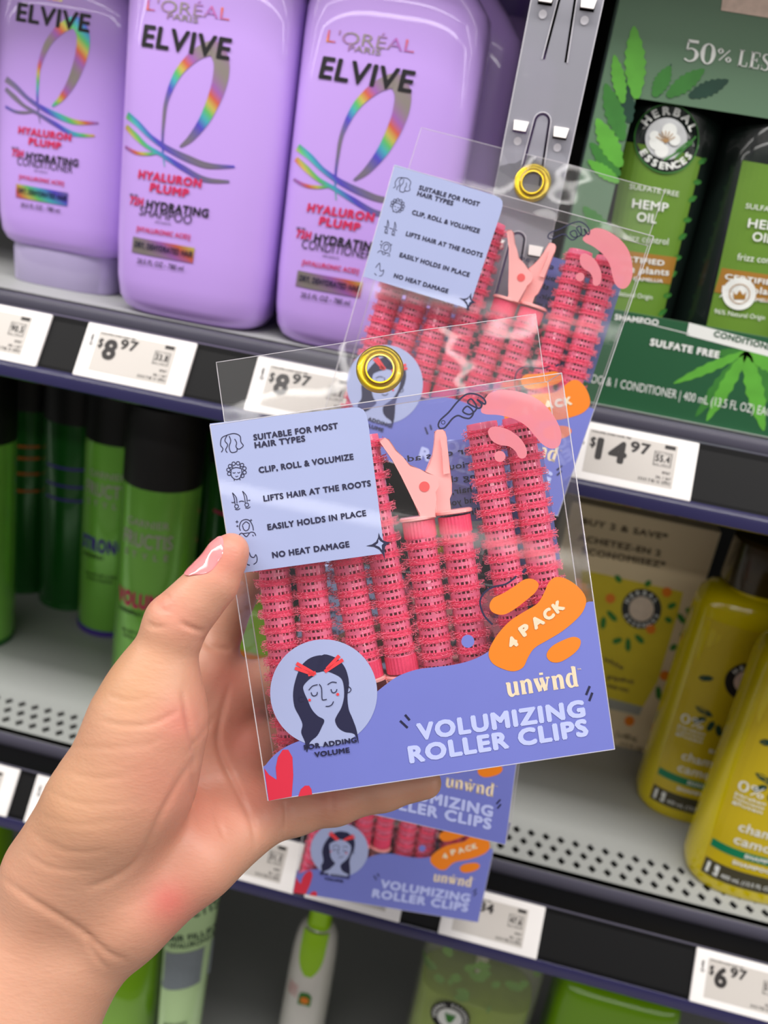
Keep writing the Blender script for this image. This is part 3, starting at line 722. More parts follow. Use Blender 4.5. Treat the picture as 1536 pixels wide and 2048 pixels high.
def super_front(prof, n):
    def s(u, v, l):
        a, b = half(v, prof, n); q = min(.999, abs(u)/a)
        return (u, -b*(1-q**n)**(1/n)-l, v)
    return s
def elvive(cx, label, kind, cap=False, dpx=(0, 0), art=True, cy=None, group='purple hair care bottles', sc=1.0):
    """front of the label art is measured on the middle bottle; dpx shifts it up or down for the others (metres)"""
    cy = cy if cy is not None else Y_EL+ED*sc
    t = thing('shampoo_bottle', label, 'bottle', (cx, cy, Z1), None, group); t.scale = (sc,)*3
    prof = el_prof(cap)
    g = G().super(prof, n=3.4, seg=72); mesh_obj('body', g, PURP, t, True, 60)
    if cap:
        c = mesh_obj('flip_cap', G().super([(0, .0400, .0225), (.001, .0412, .0232), (.024, .0425, .0242), (.0285, .042, .0238)], n=3, seg=56), LAVCAP, t, True)
        mesh_obj('top_plug', G().super([(.226, .02, .018), (.232, .02, .018)], n=2.4, seg=36), PURPCAP, t, True)
    else:
        mesh_obj('flip_cap', G().super([(.226, .026, .022), (.228, .027, .023), (.250, .026, .022), (.252, .024, .02)], n=2.6, seg=48), PURPCAP, t, True)
    if not art: return t
    X0 = CX2
    A = Art(lambda x, y: (lambda q: (q[0]-X0+dpx[0], q[2]-Z1+dpx[1]))(at(x, y, Y=Y_EL)), super_front(prof, 3.4))
    E = lambda x, y: (x/2.4, y/2.4)
    k = G()
    A.line(k, [E(790, 800), E(780, 700), E(785, 590), E(800, 480), E(850, 360), E(920, 280), E(985, 240), E(1030, 235), E(1062, 290), E(1060, 370), E(1035, 460), E(985, 570), E(920, 660), E(865, 705)], (1.5, 4, 6, 8, 15, 22, 27, 31, 31, 31, 28, 22, 14, 4), .0003, 8)
    for P, w in (([(585, 545), (650, 590), (720, 655), (800, 710), (900, 760), (1000, 795), (1125, 800)], (15, 12, 9, 11, 14, 12, 4)), ([(580, 600), (640, 650), (700, 700), (780, 745), (870, 800), (980, 860), (1100, 872)], (10, 12, 8, 8, 11, 11, 5)), ([(575, 700), (640, 730), (700, 738), (760, 735)], (6, 7, 7, 3))):
        A.line(k, [E(*p) for p in P], w, .0003, 8)
    sw = mesh_obj('foil_swirl', k, FOIL, t)
    k = G()
    A.text(k, "L'ORÉAL", E(695, 45), E(1100, 98), 24, .0003, .0); A.text(k, 'PARIS', E(800, 88), E(950, 112), 12, .0003, .02)
    mesh_obj('foil_lettering', k, FOIL2, t)
    k = G(); A.text(k, 'ELVIVE', E(668, 218), E(1100, 292), 45, .0005, .028); mesh_obj('name_lettering', k, BLACK, t)
    k = G(); A.text(k, 'HYDRATING', E(697, 1000), E(1000, 1046), 18, .0005, .04); A.text(k, kind, E(662, 1030) if kind == 'SHAMPOO' else E(640, 1028), E(918, 1078) if kind == 'SHAMPOO' else E(965, 1080), 18, .0005, .0)
    mesh_obj('product_lettering', k, BLACK, t)
    k = G(); A.text(k, 'up to', E(610, 938), E(655, 945), 7, .0005, .02); mesh_obj('up_to_lettering', k, BLACK, t)
    k = G(); A.text(k, '20.5 FL OZ - 780 ml', E(652, 1262), E(880, 1300), 10, .0008, .01); A.text(k, 'with hyaluron', E(742, 1068), E(820, 1080), 5, .0005, .0)
    mesh_obj('small_lettering', k, BLACK, t)
    k = G(); A.text(k, 'HYALURON', E(655, 855), E(966, 903), 18, .0005, .06); A.text(k, 'PLUMP', E(715, 918), E(905, 950), 18, .0005, .06); A.text(k, '72H', E(610, 980), E(682, 990), 17, .0005, .06); A.text(k, '[HYALURONIC ACID]', E(650, 1108), E(912, 1150), 10, .0005, .03)
    mesh_obj('red_lettering', k, REDINK, t)
    k = G()
    P0, P1_, P2, P3 = [np.array(E(*p)) for p in ((632, 1135), (936, 1190), (926, 1264), (624, 1210))]
    n = 12
    q = [P0+(P1_-P0)*i/n for i in range(n+1)]+[P3+(P2-P3)*i/n for i in range(n+1)]
    A.put(k, A.uv(q), [(i, i+1, n+2+i, n+1+i) for i in range(n)], .0004)
    fl = mesh_obj('foil_band', k, FOIL2, t)
    k = G(); A.text(k, 'DRY, DEHYDRATED HAIR', E(640, 1184), E(925, 1236), 12, .0008, .03); mesh_obj('band_lettering', k, NAVY, fl)
    return t
CX2 = -.2145-.0015
_dz = lambda x, y: at(x, y, Y=Y_EL)[2]
elvive(CX2, 'purple shampoo bottle with big black lettering, middle of the front three', 'SHAMPOO')
_x1 = at(85, 268, Y=.572)[0]-at(338, 362, Y=Y_EL)[0]
elvive(CX2+_x1-.0063, 'purple conditioner bottle standing on a clear flip cap at the frame edge', 'CONDITIONER', True, (.007, (at(82, 270, Y=.572)[2]-Z1)/.9-(_dz(338, 362)-Z1)), sc=.9, cy=.572+ED*.9)
elvive(CX2+.1085, 'purple conditioner bottle beside the clear hanging strip', 'CONDITIONER', False, (0, _dz(655, 425)-_dz(338, 362)))
elvive(at(1032, 135, Y=.634)[0]-.0500, 'purple bottle half hidden behind the conditioner, nearest the clear strip', 'CONDITIONER', False, (0, -.006), True, .634)
elvive(CX2+.150, 'purple bottle deepest in the row behind the clear strip', 'SHAMPOO', False, (0, 0), False, .72)
elvive(CX2+.012, 'second-row purple bottle behind the middle shampoo', 'SHAMPOO', False, (0, 0), False, .675)
elvive(CX2-.105, 'second-row purple bottle behind the capped conditioner', 'SHAMPOO', False, (0, 0), False, .675)

# ------------------------------------------------------------------ clear merchandising strip with hooks
STRIP = clear_film('strip_plastic', haze=.5, refl=.8, bump=.1, bscale=40, rough=.2, hazecol=lin((190, 190, 202)))
STRIPE = mat('strip_edge', (222, 220, 228), rough=.25, alpha=.8)
WHITEP = mat('strip_tab_white', (226, 220, 218), rough=.4)
def make_strip():
    YS = .470
    A = at(1061, 0, Y=YS); B = at(1203, 0, Y=YS); W = .0325
    xc = -.0123
    t = thing('clip_strip', 'long translucent plastic hanging strip with hooks, the upper packs on it', 'hanging strip', (xc, YS, 0))
    zt, zb = 1.60, 1.045
    hook_z = [at(1075, 345, Y=YS)[2]-.006]
    pitch = at(1110, 125, Y=YS)[2]-at(1065, 348, Y=YS)[2]+.0
    pitch = .0555
    zs = [hook_z[0]+pitch*k for k in range(-5, 3)]
    bend = lambda z: 0 if z > 1.42 else -.016*math.sin(min(1, (1.42-z)/.2)*math.pi*.5)*1.0+(.055*max(0, (1.24-z)/.195)**1.5)
    holes = []; tabs = G(); dots = G(); tong = G(); edge = G(); tabs_n = []
    def slot(z):
        """arched slot around one hook tongue whose root is at z"""
        w0, w1, h, gp = .0060, .0042, .0330, .0014
        o = []; i = []
        for k in range(13):
            a = math.pi*k/12; o.append((w1*math.cos(a), z+h-w1+w1*math.sin(a))); i.append(((w1-gp)*math.cos(a), z+h-w1+(w1-gp)*math.sin(a)))
        o = [(w0, z)]+o+[(-w0, z)]; i = [(w0-gp, z)]+i+[(-w0+gp, z)]
        return o+i[::-1], i
    for z in zs:
        if z > zt-.05 or z < zb+.01: continue
        loop, inner = slot(z); holes.append(loop)
        for s in (-1, 1):
            x = s*.0098; za = z+.0275
            holes.append([(x-.0034, za-.0052), (x+.0034, za-.0052), (x+.0034, za), (x-.0034, za)])
            tabs_n.append((x, za))
    outer = [(-W/2, zb), (W/2, zb), (W/2, zt), (-W/2, zt)]
    f3 = lambda u, v, y: (u, y+bend(v), v)
    outer = [(W/2, zb+(zt-zb)*k/60) for k in range(61)]+[(-W/2, zt-(zt-zb)*k/60) for k in range(61)]
    mesh_obj('strip_sheet', G().plate(outer, holes, -.0005, .0005, f3), STRIP, t)
    for x, za in tabs_n:
        g = G(); y = bend(za)
        g.add([(x-.0036, y-.0006, za), (x+.0036, y-.0006, za), (x+.0030, y-.0034, za-.0046), (x-.0030, y-.0034, za-.0046), (x-.0036, y-.0014, za+.0002), (x+.0036, y-.0014, za+.0002), (x+.0030, y-.0042, za-.0044), (x-.0030, y-.0042, za-.0044)],
              [(0, 1, 2, 3), (4, 7, 6, 5), (0, 4, 5, 1), (1, 5, 6, 2), (2, 6, 7, 3), (3, 7, 4, 0)])
        mesh_obj('locking_tab', g, WHITEP, t)
    for s in (-1, 1):
        edge.tube([(s*W/2, bend(zb+(zt-zb)*k/40), zb+(zt-zb)*k/40) for k in range(41)], .0005, 6)
    e = mesh_obj('raised_edge', edge, STRIPE, t, True)
    for z in zs:
        if z > zt-.05 or z < zb+.01: continue
        loop, inner = slot(z)
        n = len(inner)//2
        g = G().tube([(p[0], bend(p[1])-.0007, p[1]) for p in loop[:15]], .00028, 5)
        mesh_obj('hook_outline', g, STRIPE, t, True)
        for s in (-1, 1):
            d = G().lathe([(.0019, -.0009), (.0017, -.0006)], 20, (s*.0098, bend(z+.0185), z+.0185), axis='y'); mesh_obj('dimple', d, STRIPE, t, True)
    return t
make_strip()

# ------------------------------------------------------------------ dark green gift box with two bottles in its window
GREENBOX = mat('dark_green_card', (94, 124, 98), rough=.5, noise=.06, nscale=8)
GREENLOW = mat('deep_green_card', (36, 88, 56), rough=.45)
GREENIN = mat('inner_green_card', (26, 52, 34), rough=.6)
LEAF1 = mat('leaf_bright', (92, 168, 56), rough=.5, noise=.25, nscale=90); LEAF2 = mat('leaf_mid', (56, 122, 48), rough=.5, noise=.25, nscale=90); LEAF3 = mat('leaf_dark', (24, 62, 48), rough=.5, noise=.2, nscale=90)
WHITEI = mat('white_print', (228, 230, 226), rough=.5)
CREAMCARD = mat('cream_picture', (222, 196, 180), rough=.6, noise=.25, nscale=220)
YG = .546
def c3(x, y): return (1000+x/2.276, y/2.276)
def leaf(A, g, base, tip, w, lift, teeth=7):
    """serrated leaflet"""
    b, t = np.array(base, float), np.array(tip, float); d = t-b; n = np.array([-d[1], d[0]])/np.linalg.norm(d)
    L = []; Rr = []
    for i in range(teeth*2+1):
        s = i/(teeth*2); ww = w*math.sin(math.pi*min(1, s*.92+.06))**.8*(1 if i % 2 else .78)
        L.append(b+d*s+n*ww/2); Rr.append(b+d*s-n*ww/2)
    A.poly(g, [b]+L+[t]+Rr[::-1], lift)
def gift_box():
    xl, xr = .0132, .205
    t = thing('shampoo_gift_box', 'dark green windowed gift box with leaf print at the upper right', 'gift box', ((xl+xr)/2, YG, Z1))
    xc = (xl+xr)/2
    m2 = lambda x, y: (lambda q: (q[0]-xc, q[2]-Z1))(at(x, y, Y=YG))
    w = (xr-xl)/2; H = .262
    wl = [m2(*c3(615, 445)), m2(*c3(540, 770)), m2(1212, 628)]
    zwt = m2(1272, 196)[1]; zwb = m2(*c3(700, 1440))[1]; xw = m2(1272, 196)[0]
    hole = [(xw, zwb), (w-.012, zwb), (w-.012, zwt), (xw, zwt)]
    outer = [(-w, 0), (w, 0), (w, H), (-w, H)]
    front = mesh_obj('front_panel', G().plate(outer, [hole], 0, .0006), GREENBOX, t)
    g = G(); d = .072
    g.box(-w, -w+.0006, .0006, d, 0, H); g.box(w-.0006, w, .0006, d, 0, H)
    g.box(-w, w, .0006, d, H-.0006, H); g.box(-w, w, .0006, d, 0, .0006)
    sd = mesh_obj('side_walls', g, GREENBOX, t)
    mesh_obj('inner_card', G().box(-w+.001, w-.001, d-.006, d, .001, H-.001), GREENIN, t)
    A = Art(m2, lambda u, v, l: (max(-w, min(w, u)), -l, v))
    k = G(); zl = m2(*c3(700, 1500))[1]
    k.add([(-w, -.0002, 0), (w, -.0002, 0), (w, -.0002, zwb-.0002), (-w, -.0002, zwb-.0002)], [(0, 1, 2, 3)])
    low = mesh_obj('lower_print', k, GREENLOW, front)
    k = G(); A.poly(k, [c3(860, 1468), c3(1300, 1585), c3(1290, 1640), c3(848, 1525)], .0004); A.line(k, [c3(540, 1440), c3(860, 1520)], 1.6, .0004)
    wb = mesh_obj('white_band', k, WHITEI, low)
    k = G(); A.text(k, 'CONDITIONER', c3(970, 1530), c3(1262, 1602), 12, .0006, .03); mesh_obj('band_lettering', k, GREENLOW, wb)
    k = G(); A.text(k, 'SHAMPOO', c3(520, 1455), c3(720, 1482), 12, .0005, .04); mesh_obj('shampoo_lettering', k, WHITEI, low)
    k = G(); A.text(k, 'SULFATE FREE', c3(680, 1572), c3(995, 1632), 15, .0005, .06); mesh_obj('claim_lettering', k, WHITEI, low)
    k = G(); A.text(k, '1 SHAMPOO & 1 CONDITIONER | 400 mL (13.5 FL OZ) EACH', c3(270, 1714), c3(1260, 1900), 17, .0005, .0)
    mesh_obj('contents_lettering', k, WHITEI, low)
    k = G()
    for P, c, q in (((c3(1120, 1590)), 0, 0),): pass
    g1, g2, g3 = G(), G(), G()
    c0 = c3(1120, 1600)
    for tip, ww, gg in (((790, 1745), 22, g1), ((890, 1895), 30, g2), ((940, 1915), 30, g1), ((1200, 1960), 40, g1), ((1290, 1900), 40, g2), ((960, 1610), 18, g2), ((1300, 1700), 34, g1)):
        leaf(A, gg, c0, c3(*tip), ww, .0003+.00005*(gg is g1))
    # leaves on the upper panel, around the window
    for b, tip, ww, gg in (((620, 450), (610, 120), 46, g1), ((560, 470), (520, 250), 30, g1), ((590, 560), (545, 330), 40, g3), ((700, 440), (775, 300), 34, g2), ((720, 440), (780, 290), 12, g3), ((760, 440), (930, 315), 36, g2), ((860, 440), (1040, 365), 34, g3), ((560, 640), (480, 380), 42, g2), ((550, 760), (440, 540), 44, g1), ((545, 800), (410, 650), 34, g2), ((540, 830), (400, 730), 28, g1), ((520, 1120), (380, 940), 40, g2)):
        leaf(A, gg, c3(*b), c3(*tip), ww, {id(g1): .0004, id(g2): .0003, id(g3): .0002}[id(gg)])
    mesh_obj('bright_leaves', g1, LEAF1, front); mesh_obj('mid_leaves', g2, LEAF2, front); mesh_obj('dark_leaves', g3, LEAF3, front)
    k = G(); A.text(k, '50', c3(835, 275), c3(975, 295), 40, .0004, ser=1.15); A.text(k, '%', c3(982, 272), c3(1050, 286), 24, .0004, ser=1.15); A.text(k, 'LESS', c3(1080, 298), c3(1270, 332), 32, .0004, ser=1.15)
    mesh_obj('upper_lettering', k, WHITEI, front)
    k = G(); A.poly(k, [c3(1018, -60), c3(1300, -20), c3(1300, 95), c3(1005, 48)], .0004); mesh_obj('picture_patch', k, CREAMCARD, front)
    # the window bottles
    BODY = mat('blackish_green_bottle', (20, 30, 26), rough=.25, coat=.5)
    LIME = mat('lime_label', (98, 136, 44), rough=.4, noise=.08, nscale=30); OCH = mat('ochre_band', (158, 112, 40), rough=.45)
    def hemp(cx, label, shift, logo):
        by = YG+.0385
        b = thing('window_bottle', label, 'bottle', (cx, by, Z1+.001), None, 'bottles in the gift box window')
        prof = [(0, .030, .030), (.002, .0325, .0325), (.01, .034, .034), (.15, .034, .034), (.172, .0335, .0335), (.180, .031, .031), (.184, .026, .026)]
        mesh_obj('body', G().super(prof, n=2, seg=64), BODY, b, True, 50)
        mesh_obj('cap', G().lathe([(.022, .184), (.0225, .205), (.021, .207)], 40), BODY, b, True)
        Yf = by-.034
        surf = lambda u, v, l: (max(-.0335, min(.0335, u)), -math.sqrt(max(1e-8, .034**2-max(-.0335, min(.0335, u))**2))-l, v)
        B = Art(lambda x, y: (lambda q: (q[0]-CXH, q[2]-Z1-.001))(at(x, y, Y=Yf)), surf)
        def grid(P, lift, gg, n=14, m=6):
            P = [np.array(c3(*p)) for p in P]
            q = [(P[0]*(1-i/n)+P[1]*i/n)*(1-j/m)+(P[3]*(1-i/n)+P[2]*i/n)*j/m for j in range(m+1) for i in range(n+1)]
            B.put(gg, B.uv(q), [(j*(n+1)+i, j*(n+1)+i+1, (j+1)*(n+1)+i+1, (j+1)*(n+1)+i) for j in range(m) for i in range(n)], lift)
        k = G(); grid([(578, 640), (930, 715), (745, 1470), (440, 1400)], .0003, k); lb = mesh_obj('label', k, LIME, b)
        k = G(); grid([(500, 1130), (815, 1175), (785, 1300), (470, 1240)], .0006, k); ob = mesh_obj('ochre_label_band', k, OCH, lb)
        k = G(); B.text(k, 'CERTIFIED', c3(510, 1180), c3(750, 1212), 11, .001, .03); B.text(k, 'pure plants', c3(500, 1230), c3(775, 1258), 14, .001, .02); B.text(k, 'ALOE & CAMELLIA', c3(490, 1262), c3(745, 1290), 7, .001, .02)
        mesh_obj('band_lettering', k, WHITEI, ob)
        k = G(); B.text(k, 'SULFATE FREE', c3(590, 858), c3(815, 895), 10, .001, .0); B.text(k, 'HEMP', c3(600, 945), c3(765, 966), 18, .001, .02); B.text(k, 'OIL', c3(620, 1005), c3(710, 1018), 18, .001, .02); B.text(k, 'frizz control', c3(560, 1092), c3(768, 1115), 13, .001, .0); B.text(k, '96% Natural Origin', c3(470, 1335), c3(695, 1365), 9, .001, .0)
        mesh_obj('label_lettering', k, WHITEI, lb)
        if logo:
            c = c3(762, 632); g = G(); B.disc(g, c, 66, .0007, 40, ry=70); lg = mesh_obj('round_logo', g, BODY, b)
            g = G(); B.disc(g, c, 66, .0010, 40, r0=63.5, ry=70); mesh_obj('logo_ring', g, LEAF2, lg)
            g = G(); B.disc(g, (c[0]-2, c[1]), 42, .0010, 32, ry=42); mesh_obj('logo_disc', g, mat('pale_grey_print', (196, 198, 200), rough=.5, noise=.12, nscale=300), lg)
            g = G(); B.arc_text(g, 'HERBAL', c, 47, -48, 66, 17, .0012, .05); B.arc_text(g, 'ESSENCES', c, 62, 240, 128, 15, .0012, .05, inside=True)
            mesh_obj('logo_lettering', g, WHITEI, lg)
            g = G()
            for dx, dy, r in ((-22, 8, 15), (-12, 24, 14), (-26, -6, 10), (4, -16, 15), (14, 2, 12)): B.disc(g, (c[0]+dx, c[1]+dy), r, .0013, 18)
            mesh_obj('logo_flower', g, WHITEI, lg)
            g = G()
            for a in range(-60, 61, 20): B.line(g, [(c[0]-4, c[1]+8), (c[0]-4+22*math.sin(R_(a)), c[1]+8-24*math.cos(R_(a)))], 1.8, .0016)
            mesh_obj('logo_stamens', g, mat('stamen_ochre', (170, 130, 80), rough=.5), lg)
            g = G()
            for a, b_ in (((800, 720), (895, 620)), ((745, 730), (880, 650)), ((800, 690), (865, 640))): B.line(g, [c3(*a), c3(*b_)], 4, .0017)
            mesh_obj('logo_leaves', g, LEAF2, lg)
        else:
            g = G(); B.disc(g, c3(575, 1245), 32, .0012, 30); sl = mesh_obj('round_seal', g, WHITEI, b)
            g = G(); B.disc(g, c3(575, 1245), 20, .0015, 24, r0=18.5); B.poly(g, [c3(*p) for p in ((547, 1237), (561, 1250), (575, 1227), (589, 1250), (603, 1237), (599, 1270), (551, 1270))], .0015); mesh_obj('seal_crown', g, OCH, sl)
        g = G(); 
        for q in range(9):
            P = np.array(c3(925, 740))*(1-q/8)+np.array(c3(740, 1440))*(q/8); leaf(B, g, P-np.array([5, 0]), P+np.array([14, -10+9*(q % 2)]), 13, .0005, 3)
        mesh_obj('label_leaves', g, LEAF2, lb)
        return b
    q = at(*c3(742, 640), Y=YG+.0045); CXH = q[0]+.0015
    hemp(CXH, 'dark bottle with round white flower logo in the gift box window', 0, True)
    hemp(CXH+.0655, 'dark bottle with round crown seal, cut by the right frame edge', 0, False)
    return t
gift_box()

# ------------------------------------------------------------------ green spray cans
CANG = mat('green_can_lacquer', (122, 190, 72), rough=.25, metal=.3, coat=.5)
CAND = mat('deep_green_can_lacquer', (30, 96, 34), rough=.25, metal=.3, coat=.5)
CANT = mat('can_bronze_green', (84, 100, 44), rough=.3, metal=.3, coat=.4)
CAPB = mat('black_can_cap', (5, 5, 6), rough=.5)
SILI = mat('silver_ink', (178, 170, 168), rough=.35, metal=.3)
def spray_can(cx, cy, label, m, ink, word, r=.0322, z0=None, hcap=.194, top=.262, art=True, stripes=None):
    t = thing('hair_spray_can', label, 'spray can', (cx, cy, (z0 if z0 is not None else Z2)), None, 'green hair spray cans')
    b = mesh_obj('body', G().lathe([(r*.90, 0), (r*.96, .001), (r*.97, .004), (r, .006), (r, hcap-.004), (r*.985, hcap)], 56), m, t, True, 30)
    mesh_obj('base_rim', G().lathe([(r*1.01, 0), (r*1.02, .002), (r*1.01, .0055), (r*.97, .006)], 56, caps=False), ink if art else CAND, t, True)
    mesh_obj('cap', G().lathe([(r*.99, hcap), (r*1.0, hcap+.002), (r*.985, top-.012), (r*.93, top-.003), (r*.8, top)], 56), CAPB, t, True, 40)
    surf = lambda u, v, l: ((r+l)*math.sin(u/r), -(r+l)*math.cos(u/r), v)
    A = Art(lambda x, y: (x, y), surf)
    def T(k, s, xc, w, z, cap, bold):
        v, f = glyphs(s, bold); ww = v[:, 0].max(); A.put(k, [(xc-w/2+a/ww*w, z+bb*cap) for a, bb in v], f, .0003)
    if art:
        k = G(); T(k, 'GARNIER', .002, .036, .162, .0062, .0); T(k, 'FRUCTIS', .002, .044, .144, .0125, .015); T(k, 'S  T  Y  L  E', .002, .038, .134, .0055, .02); mesh_obj('brand_lettering', k, SILI, t)
        k = G(); T(k, word, 0, .046, .088, .0145, .06); mesh_obj('word_lettering', k, ink, t)
        k = G(); T(k, 'HAIRSPRAY', -.008, .024, .081, .0038, .03); T(k, 'ALL DAY LIFT & HOLD', .002, .034, .063, .0032, .02); T(k, 'EXTRA STRONG', .0, .026, .058, .0028, .02); mesh_obj('small_lettering', k, CAPB, t)
    if stripes:
        k = G()
        for z in stripes:
            n = 14; a0, a1 = -.5*r, .9*r
            A.put(k, [(a0+(a1-a0)*i/n, z+(.0028*j)) for j in (0, 1) for i in range(n+1)], [(i, i+1, n+2+i, n+1+i) for i in range(n)], .0003)
        mesh_obj('stripe_print', k, ink, t)
    return t
VOLPINK = mat('magenta_print', (196, 28, 92), rough=.4); VIOP = mat('violet_print', (64, 44, 132), rough=.4); ORP = mat('burnt_orange_print', (170, 88, 30), rough=.4)
spray_can(-.2640, .652, 'front green spray can with magenta wording beside the thumb', CANG, VOLPINK, 'VOLUME')
def cx_at(px, py, Y): return at(px, py, Y=Y)[0]
spray_can(cx_at(232, 1080, .735), .735, 'green spray can with violet wording just behind the front can', CANG, VIOP, 'STRONG', art=True)
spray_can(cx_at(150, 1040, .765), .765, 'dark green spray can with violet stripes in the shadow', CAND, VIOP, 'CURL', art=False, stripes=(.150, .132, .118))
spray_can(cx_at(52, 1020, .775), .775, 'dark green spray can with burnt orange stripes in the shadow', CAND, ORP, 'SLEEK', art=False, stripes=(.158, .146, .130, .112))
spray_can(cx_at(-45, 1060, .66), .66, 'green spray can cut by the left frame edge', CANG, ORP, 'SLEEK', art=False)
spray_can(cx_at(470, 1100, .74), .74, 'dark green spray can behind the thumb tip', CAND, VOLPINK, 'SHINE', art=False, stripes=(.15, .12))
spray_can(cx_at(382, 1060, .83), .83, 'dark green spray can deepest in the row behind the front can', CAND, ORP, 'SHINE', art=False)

# ------------------------------------------------------------------ beige two-bottle carton and yellow bottles
BEIGE = mat('beige_card', (214, 194, 156), rough=.55, noise=.05, nscale=20); BROWNI = mat('brown_print', (92, 78, 56), rough=.6)
YELP = mat('yellow_print', (206, 186, 40), rough=.5, noise=.12, nscale=60); YELP2 = mat('amber_print', (198, 160, 40), rough=.5)
def p7(x, y): return (1120+x/3.531, 980+y/3.531)
def carton():
    YC = .727
    xl, xr = at(1095, 1200, Y=YC)[0], at(1440, 1075, Y=YC)[0]
    xc, w = (xl+xr)/2, (xr-xl)/2
    t = thing('two_bottle_carton', 'beige carton with printed yellow bottle deep on the middle shelf', 'carton', (xc, YC, Z2))
    H = at(1300, 1035, Y=YC)[2]-Z2
    b = mesh_obj('carton_body', G().box(-w, w, 0, .075, 0, H), BEIGE, t); bevel(b, .001, 2)
    m2 = lambda x, y: (lambda q: (q[0]-xc, q[2]-Z2))(at(x, y, Y=YC))
    A = Art(m2, lambda u, v, l: (max(-w, min(w, u)), -l, max(.0005, v)))
    k = G(); A.text(k, 'BUY 2 & SAVE*', p7(150, 240), p7(758, 355), 13, .0003, .05); A.text(k, 'ACHETEZ-EN 2', p7(120, 355), p7(710, 470), 13, .0003, .05); A.text(k, 'ÉCONOMISEZ*', p7(150, 450), p7(742, 552), 13, .0003, .05)
    mesh_obj('offer_lettering', k, BROWNI, t)
    k = G(); A.poly(k, [p7(*p) for p in ((150, 560), (870, 720), (840, 850), (780, 1050), (690, 1350), (580, 1540), (300, 1460), (150, 1400))], .0002); pb = mesh_obj('printed_bottle', k, YELP, t)
    c = p7(575, 838)
    k = G(); A.disc(k, c, 40, .0004, 36); mesh_obj('printed_logo', k, mat('charcoal_print', (48, 50, 52), rough=.5), pb)
    k = G(); A.disc(k, c, 25, .0006, 28); mesh_obj('printed_flower', k, mat('pale_beige_print', (214, 196, 176), rough=.5, noise=.15, nscale=200), pb)
    k = G(); A.arc_text(k, 'HERBAL', c, 28, -60, 60, 9, .0006, .03); A.arc_text(k, 'ESSENCES', c, 37, 245, 115, 8, .0006, .03, inside=True); mesh_obj('printed_logo_lettering', k, WHITEI, pb)
    k = G()
    for a, b_ in (((400, 925), (330, 850)), ((300, 980), (310, 890)), ((480, 1140), (480, 1040)), ((370, 1075), (440, 1050)), ((590, 1080), (530, 1020)), ((430, 650), (390, 600)), ((640, 640), (600, 680)), ((760, 830), (820, 800)), ((880, 940), (830, 870)), ((850, 1010), (900, 1060)), ((820, 1090), (780, 1130)), ((930, 880), (890, 830)), ((700, 1480), (690, 1380)), ((790, 930), (740, 900))):
        leaf(A, k, p7(*a), p7(*b_), 14, .0005, 2)
    mesh_obj('printed_leaves', k, LEAF2, t)
    for q in ((355, 765), (755, 720), (740, 1310), (490, 1630), (640, 980)):
        k = G(); A.disc(k, p7(*q), 10, .0005, 14); mesh_obj('printed_petal', k, ORANGE, t)
    k = G(); A.text(k, 'white', p7(300, 1200), p7(440, 1270), 10, .0006, .02); A.text(k, 'grapefruit', p7(330, 1330), p7(520, 1370), 10, .0006, .02); A.text(k, 'mosa mint', p7(330, 1390), p7(480, 1430), 10, .0006, .02); A.text(k, '2 x 400 mL', p7(390, 1740), p7(540, 1780), 12, .0006, .02); A.text(k, '(13.5 FL OZ)', p7(420, 1800), p7(580, 1850), 9, .0006, .02)
    mesh_obj('printed_lettering', k, BROWNI, t)
    k = G(); A.poly(k, [p7(*p) for p in ((330, 1465), (585, 1530), (560, 1590), (330, 1540))], .0004); mesh_obj('printed_band', k, mat('grey_print', (150, 150, 140), rough=.5), t)
    return t
carton()
YELB = mat('yellow_gel_bottle', (206, 186, 6), rough=.16, coat=.6, noise=.08, nscale=14, sss=.0)
YELL = mat('yellow_bottle_label', (196, 172, 20), rough=.35, coat=.3, noise=.06, nscale=30)
EMER = mat('emerald_band', (10, 122, 82), rough=.35); CHAR = mat('charcoal_label', (66, 62, 44), rough=.5)
YELCAP = mat('dark_amber_cap', (52, 40, 14), rough=.25, coat=.5)
def p5(x, y): return (936+x/2.56, 1500+y/2.56)
